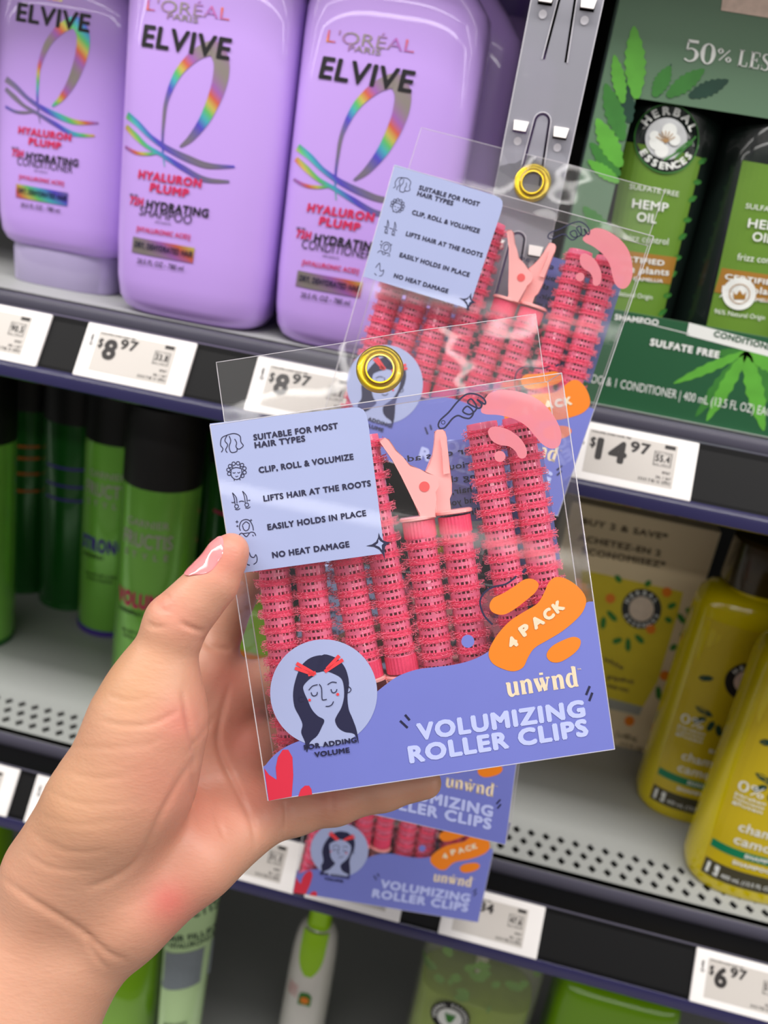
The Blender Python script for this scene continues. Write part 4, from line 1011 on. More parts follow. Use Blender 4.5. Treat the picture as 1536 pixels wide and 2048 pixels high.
def yellow_bottle(cx, cy, label, dx=0.0):
    t = thing('shampoo_bottle', label, 'bottle', (cx, cy, Z2), None, 'yellow gel shampoo bottles')
    prof = [(0, .036, .024), (.0008, .0405, .0275), (.004, .043, .029), (.012, .0442, .0298), (.06, .0445, .030), (.17, .0442, .030), (.188, .0436, .0297), (.196, .0415, .0285), (.2015, .036, .026), (.204, .022, .020)]
    mesh_obj('body', G().super(prof, n=2.6, seg=72), YELB, t, True, 45)
    mesh_obj('neck_shoulder', G().super([(.2035, .023, .021), (.208, .023, .021)], n=2.2, seg=40), YELB, t, True)
    mesh_obj('flip_cap', G().super([(.208, .029, .025), (.2095, .030, .026), (.244, .029, .025), (.247, .026, .022)], n=2.4, seg=56), YELCAP, t, True, 40)
    A = Art(lambda x, y: (x, y), super_front(prof, 2.6))
    def grid(g, x0, x1, z0, z1, lift, n=16):
        A.put(g, [(x0+(x1-x0)*i/n, z0+(z1-z0)*j/4) for j in range(5) for i in range(n+1)], [(j*(n+1)+i, j*(n+1)+i+1, (j+1)*(n+1)+i+1, (j+1)*(n+1)+i) for j in range(4) for i in range(n)], lift)
    k = G(); grid(k, -.037, .037, .012, .182, .0002); lb = mesh_obj('front_label', k, YELL, t)
    def T(g, s, x0, x1, z, cap, lift=.0006, bold=.02):
        v, f = glyphs(s, bold); w = v[:, 0].max(); A.put(g, [(x0+a/w*(x1-x0), z+b*cap) for a, b in v], f, lift)
    k = G(); grid(k, -.036, .036, .012, .026, .0004); ch = mesh_obj('charcoal_strip', k, CHAR, lb)
    k = G(); A.poly(k, [(-.034, .0145), (-.026, .0145), (-.026, .0235), (-.034, .0235)], .0006); mesh_obj('square_mark', k, WHITEI, ch)
    k = G(); A.line(k, [(-.032, .017), (-.030, .021), (-.028, .017)], .0012, .0008, 0); mesh_obj('square_mark_sign', k, CHAR, ch)
    k = G(); grid(k, -.036, .010, .0365, .0432, .0004); eb = mesh_obj('emerald_strip', k, EMER, lb)
    k = G(); T(k, 'SHAMPOO', -.014, .012, .0385, .0035, .0008, .05); T(k, 'SHAMPOOING', -.020, .018, .0305, .0035, .0008, .05); T(k, '400 mL (13.5 FL OZ)', -.024, .014, .0155, .0035, .0008, .01)
    T(k, 'chamomile', -.024, .026, .0590, .0078, .0006, .015); T(k, 'camomille', -.024, .026, .0475, .0078, .0006, .015); T(k, 'BIO:RENEW', -.006, .022, .0720, .0036, .0006, .03)
    T(k, '0%', -.033, -.016, .0900, .0085, .0006, .0); T(k, 'paraben', -.033, -.013, .0855, .0028, .0006, .02); T(k, 'colorants', -.033, -.013, .0818, .0028, .0006, .02); T(k, 'gluten', -.033, -.013, .0782, .0028, .0006, .02)
    mesh_obj('white_lettering', k, WHITEI, lb)
    k = G(); A.disc(k, (.004, .140), .0165, .0005, 36); lg = mesh_obj('round_logo', k, BLACK, lb)
    k = G(); A.disc(k, (.004, .140), .0098, .0007, 28); mesh_obj('logo_disc', k, CREAMCARD, lg)
    k = G()
    for i, ch_ in enumerate('HERBAL'):
        a = R_(-58+i*23.5); v, f = glyphs(ch_, .04); w = v[:, 0].max(); c, s = math.cos(a), math.sin(a)
        A.put(k, [(.004+((p-w/2)*.0036)*c+(.0112+q*.0036)*s, .140-((p-w/2)*.0036)*s+(.0112+q*.0036)*c) for p, q in v], f, .0008)
    mesh_obj('logo_lettering', k, WHITEI, lg)
    k = G()
    for a, b in (((-.012, .104), (-.026, .108)), ((-.016, .101), (-.024, .094)), ((-.010, .100), (-.012, .090)), ((-.006, .098), (-.002, .088)), ((-.030, .132), (-.020, .136)), ((.022, .126), (.032, .132)), ((.014, .100), (.020, .090))):
        leaf(A, k, a, b, .006, .0004, 2)
    mesh_obj('label_leaves', k, LEAF3, lb)
    return t
yellow_bottle(.2500, .588, 'front yellow gel bottle at the right frame edge on the perforated shelf')
yellow_bottle(.2200, .664, 'rear yellow gel bottle, between the carton and the front yellow bottle')
# lime bottle glimpsed between fingers and pack
LIMEB = mat('lime_bottle_plastic', (150, 200, 14), rough=.3, coat=.4)
_x = at(505, 1330, Y=.64)[0]
t = thing('shampoo_bottle', 'lime and orange bottle glimpsed between the index finger and the held pack', 'bottle', (_x, .67, Z2))
mesh_obj('body', G().super([(0, .024, .02), (.003, .027, .022), (.05, .028, .023), (.088, .027, .022), (.096, .022, .018), (.10, .012, .012)], n=2.5, seg=48), LIMEB, t, True, 45)
mesh_obj('cap', G().lathe([(.012, .099), (.0122, .114), (.011, .116)], 32), LIMEB, t, True)
k = G(); s_ = super_front([(0, .028, .023), (.1, .028, .023)], 2.5)
k.add([s_(-.022+.044*i/10, z, .0003) for z in (.03, .055) for i in range(11)], [(i, i+1, 12+i, 11+i) for i in range(10)]); mesh_obj('orange_label', k, ORANGE, t)

# ------------------------------------------------------------------ lowest shelf
LIMEG = mat('lime_gel_bottle', (118, 168, 20), rough=.2, coat=.5, noise=.05, nscale=10)
def top_z(px, py, Y): return at(px, py, Y=Y)[2]
def simple_bottle(name, label, cat, px0, px1, py, Y, ztop, m, depth, n=3.0, shoulder=.012, group=None):
    """upright bottle whose silhouette spans px0..px1 at row py"""
    x0, x1 = at(px0, py, Y=Y)[0], at(px1, py, Y=Y)[0]; w = (x1-x0)/2; h = ztop-Z3
    t = thing(name, label, cat, ((x0+x1)/2, Y, Z3), None, group)
    prof = [(0, w*.9, depth*.85), (.002, w*.96, depth*.95), (.01, w, depth), (h-shoulder*1.6, w, depth), (h-shoulder*.8, w*.975, depth*.97), (h-shoulder*.25, w*.92, depth*.9), (h, w*.8, depth*.75)]
    mesh_obj('body', G().super(prof, n=n, seg=64), m, t, True, 45)
    return t, w, h, prof
# pale hair-filler tube standing on its cap, crimp up
Yt = .575
xa, xb = at(312, 2030, Y=Yt)[0], at(410, 2030, Y=Yt)[0]; xc = (xa+xb)/2; ztop = .905
t = thing('hair_cream_tube', 'pale green tube with dark lettering and grey band below the palm', 'tube', (xc, Yt, Z3))
w0 = (xb-xa)/2; h = ztop-Z3
TUBE = mat('pale_green_tube', (176, 204, 150), rough=.35, coat=.3)
prof = [(.030, w0*.80, w0*.8, 2), (.034, w0*.84, w0*.8, 2), (h*.3, w0*.88, w0*.72, 2.1), (h*.6, w0*.97, w0*.5, 2.2), (h*.9, w0*1.10, w0*.14, 2.4), (h-.012, w0*1.13, .0016, 3), (h, w0*1.13, .0012, 3)]
mesh_obj('tube_body', G().super(prof, n=2.2, seg=56), TUBE, t, True, 60)
mesh_obj('cap', G().lathe([(w0*.74, 0), (w0*.78, .002), (w0*.8, .030)], 40), mat('green_cap', (70, 120, 60), rough=.35), t, True)
sf = super_front([p[:3] for p in prof], 2.2)
A = Art(lambda x, y: (lambda q: (q[0]-xc, q[2]-Z3))(at(x, y, Y=Yt-.012)), lambda u, v, l: sf(max(-w0, min(w0, u)), v, l))
def p8(x, y): return (180+x/2.648, 1700+y/2.648)
k = G(); A.text(k, 'GARNIER', p8(430, 300), p8(670, 272), 13, .0004, .02); A.text(k, 'FRUCTIS', p8(425, 378), p8(668, 345), 22, .0004, .03); mesh_obj('brand_lettering', k, mat('forest_ink', (44, 66, 50), rough=.5), t)
k = G(); A.text(k, 'HAIR FILLER', p8(390, 488), p8(666, 462), 12, .0004, .04); A.text(k, '+ HYALURONIC', p8(392, 522), p8(650, 500), 11, .0004, .03)
mesh_obj('product_lettering', k, mat('forest_ink', (44, 66, 50), rough=.5), t)
k = G(); A.text(k, 'SMOOTH LEAVE IN', p8(400, 905), p8(520, 902), 6, .0004, .02)
mesh_obj('foot_lettering', k, mat('forest_ink', (44, 66, 50), rough=.5), t)
k = G(); P = [np.array(p8(*p)) for p in ((368, 545), (655, 520), (625, 705), (362, 728))]; n_ = 10
A.put(k, A.uv([(P[0]*(1-i/n_)+P[1]*i/n_)*(1-j)+(P[3]*(1-i/n_)+P[2]*i/n_)*j for j in (0, 1) for i in range(n_+1)]), [(i, i+1, n_+2+i, n_+1+i) for i in range(n_)], .0005)
mesh_obj('grey_band', k, mat('slate_print', (116, 124, 130), rough=.4, noise=.1, nscale=200), t)
# lime bottle behind the wrist
t, w, h, prof = simple_bottle('shampoo_bottle', 'lime green bottle partly hidden behind the wrist', 'bottle', 150, 322, 2000, .60, .845, LIMEG, .026)
mesh_obj('cap', G().lathe([(.013, h-.001), (.0135, h+.02), (.012, h+.022)], 36), LIMEG, t, True)
A = Art(lambda a, b: (a, b), super_front(prof, 3.0)); k = G()
for q in range(5): leaf(A, k, (-.012+.004*q, h-.085), (-.016+.006*q, h-.066-.003*(q % 2)), .007, .0004, 2)
mesh_obj('printed_leaves', k, LEAF3, t)
k = G(); A.disc(k, (-.008, h-.09), .006, .0005, 20); mesh_obj('printed_fruit', k, CORAL, t)
# white bottle with lime flip cap
Yw = .62; xw = at(612, 2000, Y=Yw)[0]; zt = at(640, 1790, Y=Yw)[2]; hw = zt-Z3
t = thing('conditioner_bottle', 'white bottle with tall lime green nozzle under the lowest hanging pack', 'bottle', (xw, Yw, Z3))
WHB = mat('white_bottle_plastic', (214, 210, 204), rough=.35, coat=.3)
r = .0205
mesh_obj('body', G().super([(0, r*.9, r*.9), (.003, r*1.02, r*1.02), (.02, r*1.08, r*1.05), (hw-.085, r*1.04, r), (hw-.06, r*1.0, r*.95), (hw-.045, r*.92, r*.85), (hw-.036, r*.78, r*.7), (hw-.030, r*.5, r*.5)], n=2.2, seg=56), WHB, t, True, 50)
nz = mesh_obj('nozzle', G().super([(hw-.034, .0110, .0105), (hw-.028, .0115, .011), (hw-.022, .0105, .010), (hw-.010, .0108, .0100), (hw+.004, .0112, .0102), (hw+.010, .009, .008)], n=2.4, seg=40), LIMEB, t, True, 50)
k = G(); yy = -r*1.0
A = Art(lambda a, b: (a, b), super_front([(0, r*1.04, r*1.02), (hw-.085, r*1.04, r), (hw-.06, r, r*.95), (hw-.045, r*.92, r*.86), (hw-.036, r*.8, r*.74), (hw-.02, r*.6, r*.56)], 2.2))

for j_ in range(9):
    z_ = hw-.030-.046*j_/8; wd = .0118*min(1, (1-(j_/8)**5*.72)); prev = len(k.v)
    k.v += [A.surf(wd*(2*i_/12-1), z_, .0012) for i_ in range(13)]
    if j_: k.f += [(prev-13+i_, prev-12+i_, prev+1+i_, prev+i_) for i_ in range(12)]
k.f += []
mesh_obj('lime_panel', k, LIMEB, t)
k = G(); A.poly(k, [(-.005, hw-.112), (.007, hw-.112), (.007, hw-.100), (.004, hw-.096), (-.003, hw-.096), (-.005, hw-.100)], .0008); pg = mesh_obj('green_emblem', k, LEAF2, t)
k = G(); A.disc(k, (.001, hw-.105), .0042, .0011, 16); mesh_obj('emblem_fruit', k, ORANGE, pg)
k = G()
for q in range(4):
    v, f = glyphs('LEAVE IN', .02); ww = v[:, 0].max(); A.put(k, [(-.0165+a/ww*.009, hw-.093-.004*q+b*.0022) for a, b in v], f, .0008)
mesh_obj('coral_lettering', k, CORAL, t)
# clear pump bottle
Yp = .585
CLB = mat('clear_green_bottle', (210, 218, 180), rough=.06, coat=.6, alpha=.2)
t, w, h, prof = simple_bottle('pump_bottle', 'see-through green bottle with round logo under the 2.84 price label', 'bottle', 815, 1060, 2030, Yp, at(930, 1845, Y=Yp)[2]+.004, CLB, .030, 3.4, .018)
mesh_obj('green_gel', G().super([(.004, w*.9, .025), (.006, w*.93, .027), (h-.062, w*.93, .027), (h-.061, w*.90, .026)], n=3.2, seg=56), mat('green_gel', (136, 160, 34), rough=.3, noise=.25, nscale=40), t, True, 45)
mesh_obj('pump_tube', G().super([(h-.050, .0045, .0045), (h-.022, .006, .006), (h-.006, .0085, .0085), (h+.004, .0085, .0085)], n=2, seg=28), mat('milky_pump', (200, 192, 178), rough=.4), t, True)
g = G(); A = Art(lambda a, b: (a, b), super_front(prof, 3.4))
for i in range(16):
    a = rng.uniform(-w*.8, w*.8); b = h-.012-rng.random()*.05; leaf(A, g, (a, b), (a+rng.uniform(-.016, .016), b+rng.uniform(-.008, .012)), .010, -.0021, 3)
mesh_obj('printed_leaves', g, mat('leaf_print_fresh', (84, 138, 30), rough=.5, noise=.3, nscale=80), t)
lc = at(900, 2034, Y=Yp-.03); cx_, cz_ = lc[0]-t.location.x, lc[2]-Z3
k = G(); A.disc(k, (cx_, cz_), .0165, .0006, 36); lg = mesh_obj('round_logo', k, BLACK, t)
k = G(); A.disc(k, (cx_, cz_-.001), .0105, .0009, 28); mesh_obj('logo_disc', k, WHITEI, lg)
k = G()
for a in (-30, 0, 28): leaf(A, k, (cx_, cz_-.006), (cx_+.008*math.sin(R_(a)), cz_+.005), .004, .0012, 2)
mesh_obj('logo_leaves', k, LEAF2, lg)
k = G()
for i, ch_ in enumerate('HERBAL ESSENCES'):
    if ch_ == ' ': continue
    a = R_(-105+i*15); v, f = glyphs(ch_, .04); ww = v[:, 0].max(); c, s = math.cos(a), math.sin(a)
    A.put(k, [(cx_+((p-ww/2)*.0032)*c+(.0118+q*.0032)*s, cz_-((p-ww/2)*.0032)*s+(.0118+q*.0032)*c) for p, q in v], f, .0009)
mesh_obj('logo_lettering', k, WHITEI, lg)
# lime bottles at the right
t, w, h, prof = simple_bottle('shampoo_bottle', 'lime green flat-topped bottle below the empty stretch of price rail', 'bottle', 1088, 1352, 2030, .60, at(1200, 1930, Y=.60)[2]-.004, LIMEG, .030, 4.0, .014)
mesh_obj('cap', G().lathe([(.016, h-.001), (.0165, h+.018), (.015, h+.020)], 36), LIMEG, t, True)
A = Art(lambda a, b: (a, b), super_front(prof, 4.0)); k = G(); v, f = glyphs('ALOE', .04); ww = v[:, 0].max(); A.put(k, [(-.020+a/ww*.03, h-.060+b*.008) for a, b in v], f, .0006); mesh_obj('label_lettering', k, LEAF3, t)
t, w, h, prof = simple_bottle('shampoo_bottle', 'lime green bottle at the left frame edge, beside the wrist', 'bottle', -150, 14, 1700, .60, .88, LIMEG, .028)
mesh_obj('cap', G().lathe([(.014, h-.001), (.0145, h+.018), (.013, h+.020)], 36), LIMEG, t, True)

# ------------------------------------------------------------------ the hand: one continuous surface grown from a skeleton of tapered bones
HK = [ # group, blend mm, list of (px, py, depth m, radius mm)
 ('arm', 16, [(-260, 2420, .300, 34), (-80, 2120, .306, 27.5), (70, 1870, .314, 20.5), (130, 1760, .316, 18)]),
 ('arm', 16, [(-100, 2480, .302, 34), (-5, 2170, .308, 27.5), (142, 1932, .316, 18.0), (228, 1838, .316, 16.0)]),
 ('arm', 10, [(150, 1790, .322, 15), (290, 1600, .336, 13.5), (405, 1345, .354, 11.5)]),
 ('arm', 10, [(180, 1800, .322, 15), (330, 1620, .338, 13.5), (462, 1392, .358, 12.0)]),
 ('arm', 10, [(215, 1820, .322, 15), (380, 1650, .338, 13.5), (508, 1500, .357, 12.2)]),
 ('arm', 10, [(245, 1835, .320, 15), (400, 1690, .332, 14.0), (520, 1612, .350, 12.0)]),
 ('arm', 12, [(262, 1808, .312, 14.5), (390, 1722, .322, 13.6), (500, 1640, .340, 11.5)]),
 ('arm', 12, [(120, 1745, .308, 19), (205, 1610, .302, 19), (272, 1480, .302, 17.4), (296, 1408, .303, 15.6)]),
 ('arm', 12, [(200, 1690, .312, 18), (282, 1560, .306, 18.5), (325, 1450, .306, 15)]),
 ('thumb', 5, [(290, 1425, .303, 15.4), (316, 1346, .304, 11.9), (352, 1246, .303, 10.3), (392, 1202, .303, 8.9), (427, 1163, .3035, 8.2), (456, 1112, .304, 6.4), (465, 1098, .304, 5.2)]),
 ('index', 5, [(405, 1345, .354, 11.5), (436, 1252, .362, 10.2), (500, 1130, .366, 9.2), (580, 1060, .362, 8.3), (660, 1010, .356, 7.4)]),
 ('middle', 5, [(462, 1392, .358, 12.0), (600, 1345, .364, 9.8), (720, 1300, .364, 8.6), (800, 1270, .356, 7.5)]),
 ('ring', 5, [(508, 1500, .357, 12.0), (640, 1480, .364, 9.4), (760, 1445, .362, 8.3), (840, 1420, .355, 7.3)]),
 ('pinky', 5, [(520, 1612, .350, 11.8), (590, 1622, .350, 9.0), (672, 1606, .3505, 8.2), (768, 1582, .3500, 7.4), (852, 1566, .3490, 6.3)]),
]
def smin(a, b, k):
    h = np.maximum(k-np.abs(a-b), 0)/k
    return np.minimum(a, b)-h*h*k*.25
def cone_d(P, a, b, ra, rb):
    ba = b-a; L2 = float(ba@ba); t = np.clip(((P-a)@ba)/L2, 0, 1)
    return np.sqrt((((P-a)-t[..., None]*ba)**2).sum(-1))-(ra+(rb-ra)*t)
BASIS = np.stack([RT, FW, UP], 1)
def hand_field(P):
    """signed distance, P in camera axes (right, forward, up) about the camera"""
    groups = {}
    for name, kk, pts in HK:
        c = [np.array([(x-768)/FPX*d, d, -(y-1024)/FPX*d], np.float32) for x, y, d, r in pts]
        dd = None
        for i in range(len(c)-1):
            e = cone_d(P, c[i], c[i+1], pts[i][3]*.001, pts[i+1][3]*.001)
            dd = e if dd is None else smin(dd, e, .004)
        g = name
        groups[g] = dd if g not in groups else smin(groups[g], dd, kk*.001)
    d = groups['arm']
    for n, k in (('index', .008), ('middle', .006), ('ring', .006), ('pinky', .007)): d = smin(d, groups[n], k)
    d = smin(d, groups['thumb'], .009)
    return d
def surface_nets(F_, o, h):
    nx, ny, nz = F_.shape
    S = F_ < 0
    c = [(i, j, k) for i in (0, 1) for j in (0, 1) for k in (0, 1)]
    sub = lambda A, i, j, k: A[i:nx-1+i, j:ny-1+j, k:nz-1+k]
    cnt = sum(sub(S, *q).astype(np.int8) for q in c)
    act = (cnt > 0) & (cnt < 8)
    idx = -np.ones(act.shape, np.int64); ids = np.argwhere(act); idx[act] = np.arange(len(ids))
    val = {q: sub(F_, *q)[act] for q in c}
    acc = np.zeros((len(ids), 3)); n = np.zeros(len(ids))
    for q in c:
        for ax in range(3):
            if q[ax] == 0:
                r = list(q); r[ax] = 1; a, b = val[q], val[tuple(r)]; m = (a < 0) != (b < 0)
                t = np.where(m, a/(a-b+1e-20), 0); p = np.array(q, float)[None].repeat(len(ids), 0); p[:, ax] += t
                acc[m] += p[m]; n[m] += 1
    V = (ids+acc/n[:, None])*h+o
    faces = []
    for ax in range(3):
        u, v = [(1, 2), (2, 0), (0, 1)][ax]
        A = S; sl0 = [slice(None)]*3; sl1 = [slice(None)]*3; sl0[ax] = slice(0, -1); sl1[ax] = slice(1, None)
        ch = A[tuple(sl0)] != A[tuple(sl1)]; e = np.argwhere(ch); e = e[(e[:, u] > 0) & (e[:, v] > 0)]
        ok = (e[:, u] < act.shape[u]) & (e[:, v] < act.shape[v]); e = e[ok]
        du = np.zeros(3, int); du[u] = 1; dv = np.zeros(3, int); dv[v] = 1
        q = [idx[tuple((e-x).T)] for x in (0*du, du, du+dv, dv)]
        q = np.stack(q, 1); inside = S[tuple(e.T)]
        q[~inside] = q[~inside][:, ::-1]
        faces.append(q)
    return V, np.concatenate(faces)
H_ = .00095
lo = np.array([-.165, .275, -.205]); hi = np.array([.032, .382, .010])
n_ = np.ceil((hi-lo)/H_).astype(int)
ax = [lo[i]+H_*np.arange(n_[i]) for i in range(3)]
Fd = np.empty(n_, np.float32)
for i0 in range(0, n_[0], 32):
    gx = np.stack(np.meshgrid(ax[0][i0:i0+32], ax[1], ax[2], indexing='ij'), -1).astype(np.float32)
    Fd[i0:i0+32] = hand_field(gx)
V, Q = surface_nets(Fd, lo, H_); del Fd
# a few rounds of smoothing, then the creases of the palm pressed in
ed = np.concatenate([Q[:, [0, 1]], Q[:, [1, 2]], Q[:, [2, 3]], Q[:, [3, 0]]])
deg = np.zeros(len(V)); np.add.at(deg, ed[:, 0], 1); np.add.at(deg, ed[:, 1], 1)
def smooth(V, it, w=.5):
    for _ in range(it):
        s = np.zeros_like(V); np.add.at(s, ed[:, 0], V[ed[:, 1]]); np.add.at(s, ed[:, 1], V[ed[:, 0]])
        V = V*(1-w)+w*s/deg[:, None]
    return V
V = smooth(V, 4)
def normals(V):
    n = np.zeros_like(V); fn = np.cross(V[Q[:, 2]]-V[Q[:, 0]], V[Q[:, 3]]-V[Q[:, 1]])
    for k in range(4): np.add.at(n, Q[:, k], fn)
    return n/(np.linalg.norm(n, axis=1, keepdims=True)+1e-12)
N = normals(V)
if (N[:, 1]*(V[:, 1]-V[:, 1].mean())).mean() < 0: Q = Q[:, ::-1]; N = -N
pxv = np.stack([768+FPX*V[:, 0]/V[:, 1], 1024-FPX*V[:, 2]/V[:, 1]], 1)
def z1(x, y): return (x/1.955, 1000+y/1.955)
CREASES = [ # points (on the left crop), depth mm, half width px
 ([(712, 745), (725, 810), (742, 900), (765, 1000), (752, 1062)], .7, 6), ([(752, 1062), (762, 1180), (788, 1290)], .5, 5),
 ([(900, 720), (868, 830), (852, 930), (868, 1010), (925, 1130), (985, 1260), (1002, 1360)], .9, 6), ([(815, 1120), (850, 1250), (880, 1330)], .45, 5),
 ([(765, 1000), (690, 1120), (630, 1230), (545, 1400), (440, 1480), (330, 1520)], .7, 7),
 ([(0, 1470), (120, 1560), (250, 1640), (340, 1700), (420, 1770), (500, 1800)], .65, 7), ([(330, 1690), (360, 1760), (420, 1840)], .4, 6),
 ([(700, 475), (745, 500), (800, 515)], .7, 5), ([(570, 480), (605, 496), (655, 492)], .45, 5), ([(608, 400), (640, 432), (670, 425)], .45, 5), ([(625, 385), (648, 370), (668, 395)], .3, 4),
 ([(395, 862), (480, 880), (580, 878), (650, 850), (700, 820)], .45, 5), ([(420, 760), (500, 785), (600, 770)], .22, 5),
 ([(1114, 1180), (1120, 1230), (1116, 1290)], .7, 5), ([(1290, 1130), (1300, 1170), (1295, 1225)], .4, 5),
 ([(230, 960), (400, 970), (560, 960), (640, 930)], .2, 6), ([(200, 1040), (380, 1090), (560, 1060)], .16, 6), ([(170, 1130), (330, 1190), (560, 1180)], .18, 6),
 ([(150, 1230), (300, 1270), (500, 1250)], .16, 6), ([(110, 1290), (250, 1370), (430, 1370)], .18, 6), ([(90, 1370), (200, 1440), (360, 1450)], .2, 6),
 ([(440, 1600), (560, 1560), (640, 1500)], .14, 8), ([(720, 1010), (800, 900), (860, 820)], .25, 5),
 ([(790, 540), (830, 575), (905, 585)], .6, 6),
]
facing = N[:, 1] < .15
disp = np.zeros(len(V))
def polydist(P, L):
    best = np.full(len(P), 1e9); along = np.zeros(len(P)); n = len(L)-1
    for i, (a, b) in enumerate(zip(L[:-1], L[1:])):
        ab = b-a; t = np.clip((P-a)@ab/(ab@ab+1e-9), 0, 1); d = np.linalg.norm(P-a-t[:, None]*ab, axis=1)
        m = d < best; best[m] = d[m]; along[m] = (i+t[m])/n
    return best, np.clip(np.sin(np.pi*along), 0, 1)**.6
front = facing & (V[:, 1] < .372)
for pts, dm, wpx in CREASES:
    L = np.array(spline([z1(*p) for p in pts], 6)); sel = np.where(front)[0]
    sel = sel[(pxv[sel, 0] > L[:, 0].min()-30) & (pxv[sel, 0] < L[:, 0].max()+30) & (pxv[sel, 1] > L[:, 1].min()-30) & (pxv[sel, 1] < L[:, 1].max()+30)]
    dd, tp = polydist(pxv[sel], L); disp[sel] += tp*(dm*.001*np.exp(-(dd/wpx)**2)-dm*.00014*np.exp(-((dd-2.2*wpx)/(1.6*wpx))**2))
V = V-N*disp[:, None]
# colour that belongs to the skin itself: redder finger roots, thumb web and the flushed spot on the heel of the hand
red = np.zeros(len(V))
for x, y, r, a in ((655, 1565, 75, .45), (690, 1590, 170, .4), (700, 860, 90, .5), (900, 700, 110, .45), (860, 200, 120, .55), (790, 1220, 190, .35), (960, 930, 120, .5), (720, 480, 90, .25), (1050, 1150, 120, .4), (600, 1060, 160, .2), (640, 410, 60, .3), (1290, 1150, 90, .3)):
    c = np.array(z1(x, y)); red += a*np.exp(-((pxv-c)**2).sum(1)/(r/1.955)**2)
red = np.clip(red*front, 0, 1)
yel = np.clip(np.exp(-((pxv-np.array(z1(480, 700)))**2).sum(1)/(190/1.955)**2)+.8*np.exp(-((pxv-np.array(z1(250, 1150)))**2).sum(1)/(240/1.955)**2), 0, 1)
origin = CAM+BASIS@np.array([(200-768)/FPX*.315, .315, -(1700-1024)/FPX*.315])
W_ = (V@BASIS.T)+CAM-origin
me = bpy.data.meshes.new('hand'); me.from_pydata(W_.tolist(), [], Q.tolist()); me.update()
me.polygons.foreach_set('use_smooth', [True]*len(me.polygons))
at_ = me.attributes.new('flush', 'FLOAT', 'POINT'); at_.data.foreach_set('value', red.astype(np.float32))
at_ = me.attributes.new('warm', 'FLOAT', 'POINT'); at_.data.foreach_set('value', yel.astype(np.float32))
def skin():
    m = bpy.data.materials.new('skin'); m.use_nodes = True; nt = m.node_tree; b = nt.nodes['Principled BSDF']
    b.inputs['Roughness'].default_value = .46; b.inputs['Specular IOR Level'].default_value = .4
    b.inputs['Subsurface Weight'].default_value = .35; b.inputs['Subsurface Radius'].default_value = (1.0, .35, .2); b.inputs['Subsurface Scale'].default_value = .0035
    L = nt.links.new; N_ = nt.nodes.new
    def attr(n): a = N_('ShaderNodeAttribute'); a.attribute_name = n; return a.outputs['Fac']
    def mix(f, a, b_):
        x = N_('ShaderNodeMix'); x.data_type = 'RGBA'
        for s, v in ((6, a), (7, b_)):
            if isinstance(v, tuple): x.inputs[s].default_value = v
            else: L(v, x.inputs[s])
        L(f, x.inputs[0]); return x.outputs[2]
    tc = N_('ShaderNodeTexCoord'); no = N_('ShaderNodeTexNoise'); no.inputs['Scale'].default_value = 55; no.inputs['Detail'].default_value = 5; L(tc.outputs['Object'], no.inputs['Vector'])
    c = mix(no.outputs['Fac'], lin((197, 143, 117))+(1,), lin((205, 157, 132))+(1,))
    c = mix(attr('warm'), c, lin((193, 145, 111))+(1,))
    c = mix(attr('flush'), c, lin((208, 110, 101))+(1,))
    L(c, b.inputs['Base Color'])
    n2 = N_('ShaderNodeTexNoise'); n2.inputs['Scale'].default_value = 420; n2.inputs['Detail'].default_value = 4
    mp = N_('ShaderNodeMapping'); mp.inputs['Rotation'].default_value = (0, .6, 0); mp.inputs['Scale'].default_value = (.35, 1, 1.2); L(tc.outputs['Object'], mp.inputs['Vector']); L(mp.outputs[0], n2.inputs['Vector'])
    v2 = N_('ShaderNodeTexVoronoi'); v2.inputs['Scale'].default_value = 900; L(mp.outputs[0], v2.inputs['Vector'])
    ad = N_('ShaderNodeMath'); ad.operation = 'MULTIPLY_ADD'; ad.inputs[1].default_value = .35; L(v2.outputs['Distance'], ad.inputs[0]); L(n2.outputs['Fac'], ad.inputs[2])
    bp = N_('ShaderNodeBump'); bp.inputs['Strength'].default_value = .22; bp.inputs['Distance'].default_value = .0006; L(ad.outputs[0], bp.inputs['Height']); L(bp.outputs[0], b.inputs['Normal'])
    return m
me.materials.append(skin())
hand = bpy.data.objects.new('hand', me); COL.objects.link(hand); hand.location = origin
tag(hand, 'bare left hand and wrist, palm towards the viewer, holding the clear pack by its edge', 'hand')
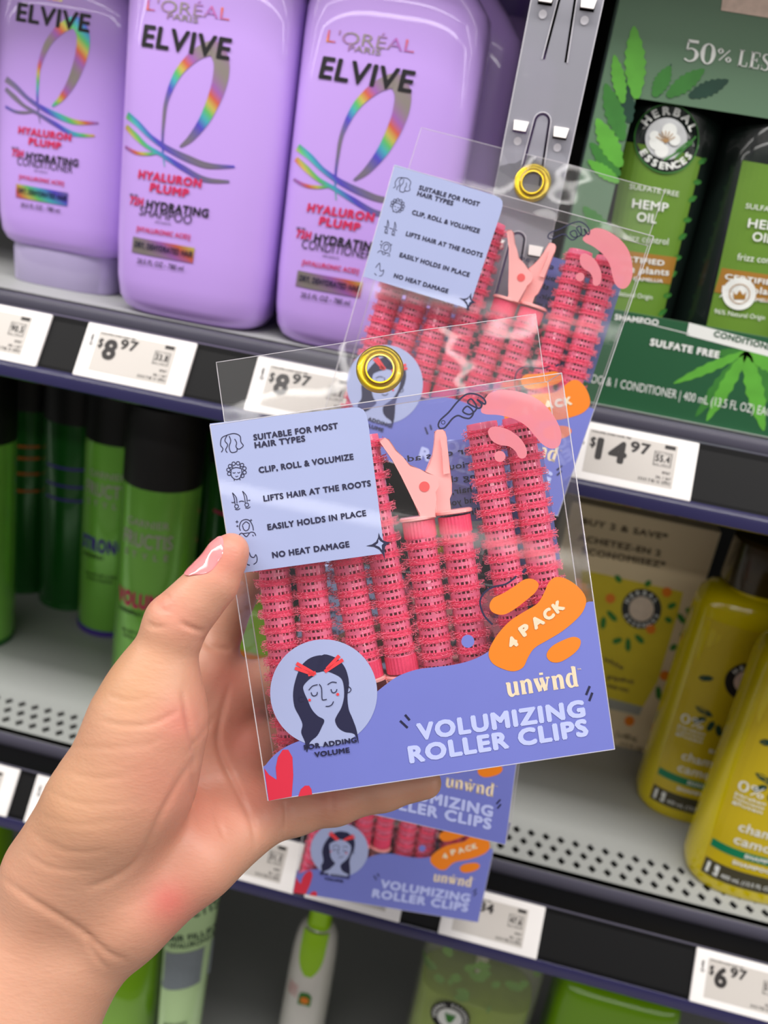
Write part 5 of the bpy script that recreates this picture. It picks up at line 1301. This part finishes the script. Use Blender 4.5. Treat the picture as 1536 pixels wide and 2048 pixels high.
# thumb nail: a curved plate lying on the thumb's outer side
def pt(x, y, d): return np.array([(x-768)/FPX*d, d, -(y-1024)/FPX*d])
A0, A1 = pt(421, 1170, .303), pt(462, 1102, .304)
axd = (A1-A0)/np.linalg.norm(A1-A0)
left = np.array([-axd[2], 0, axd[0]]); left /= np.linalg.norm(left)
if left[0] > 0: left = -left
cam_dir = np.array([0, -1., 0]); cam_dir -= axd*(cam_dir@axd); cam_dir /= np.linalg.norm(cam_dir)
left -= axd*(left@axd); left -= cam_dir*(left@cam_dir); left /= np.linalg.norm(left)
nu, nv = 20, 28; TH = R_(60)
g = G(); rows = []
for j in range(nv+1):
    s = j/nv; s_ax = .06+1.07*s; row = []
    for i in range(nu+1):
        q = 2*i/nu-1
        # the plate narrows and rounds towards both ends
        wid = (1-(abs(2*s-1.02))**3.2*.55)
        th = TH+q*R_(52)*wid; ss = s_ax+(-.20*(1-q*q) if s < .12 else 0)*(1-s/.12)*.6+(.07*(1-q*q))*(s**3)
        base = A0+(A1-A0)*ss; dr = cam_dir*math.cos(th)+left*math.sin(th)
        a, b = .0, .02
        for _ in range(22):
            m = (a+b)/2
            if hand_field((base+dr*m)[None].astype(np.float32))[0] < 0: a = m
            else: b = m
        lift = .00045*(1-q*q)**.5+.00012 if s < .97 else .0003
        row.append(BASIS@(base+dr*(b+lift))+CAM-origin)
    rows.append(row)
top = [p for r in rows for p in r]
thick = [np.array(p)-(BASIS@(cam_dir*math.cos(TH)+left*math.sin(TH)))*.0007 for p in top]
m_ = nu+1
fs = [(j*m_+i, j*m_+i+1, (j+1)*m_+i+1, (j+1)*m_+i) for j in range(nv) for i in range(nu)]
o_ = len(top); rim = [i for i in range(m_)]+[j*m_+nu for j in range(1, nv+1)]+[nv*m_+i for i in range(nu-1, -1, -1)]+[j*m_ for j in range(nv-1, 0, -1)]
fs += [(rim[i], rim[(i+1) % len(rim)], o_+rim[(i+1) % len(rim)], o_+rim[i]) for i in range(len(rim))]
g.add(top+thick, fs)
NAIL = mat('gel_nail', (240, 146, 148), rough=.08, coat=1.0, sss=.2, noise=.05, nscale=80)
o = mesh_obj('thumbnail', g, NAIL, hand, True, 70); o['label'] = 'glossy pink thumbnail'
# cuff of a white sleeve at the wrist end
cm_ = (pt(-150, 2255, .303)+pt(-10, 2330, .305))/2; c2 = (pt(-260, 2420, .300)+pt(-100, 2480, .302))/2
axc = c2-cm_; axc /= np.linalg.norm(axc)
side = (pt(-10, 2330, .305)-pt(-150, 2255, .303)); side -= axc*(side@axc); side /= np.linalg.norm(side); th3 = np.cross(axc, side)
g = G(); rs = []
start = pt(-30, 2052, .307)
for s, k in ((-.001, .0385), (-.0025, .0400), (-.0015, .0415), (.002, .042), (.012, .0425), (.03, .0435), (.06, .046)):
    ring = []
    for j in range(40):
        a = 2*math.pi*j/40
        ring.append(BASIS@(start+axc*s+side*math.cos(a)*k+th3*math.sin(a)*k*.82)+CAM-origin)
    rs.append(ring)
g.rings(rs, False)
mesh_obj('sleeve', g, mat('white_cotton', (236, 232, 228), rough=.8, bump=.4, bscale=1500), hand, True)
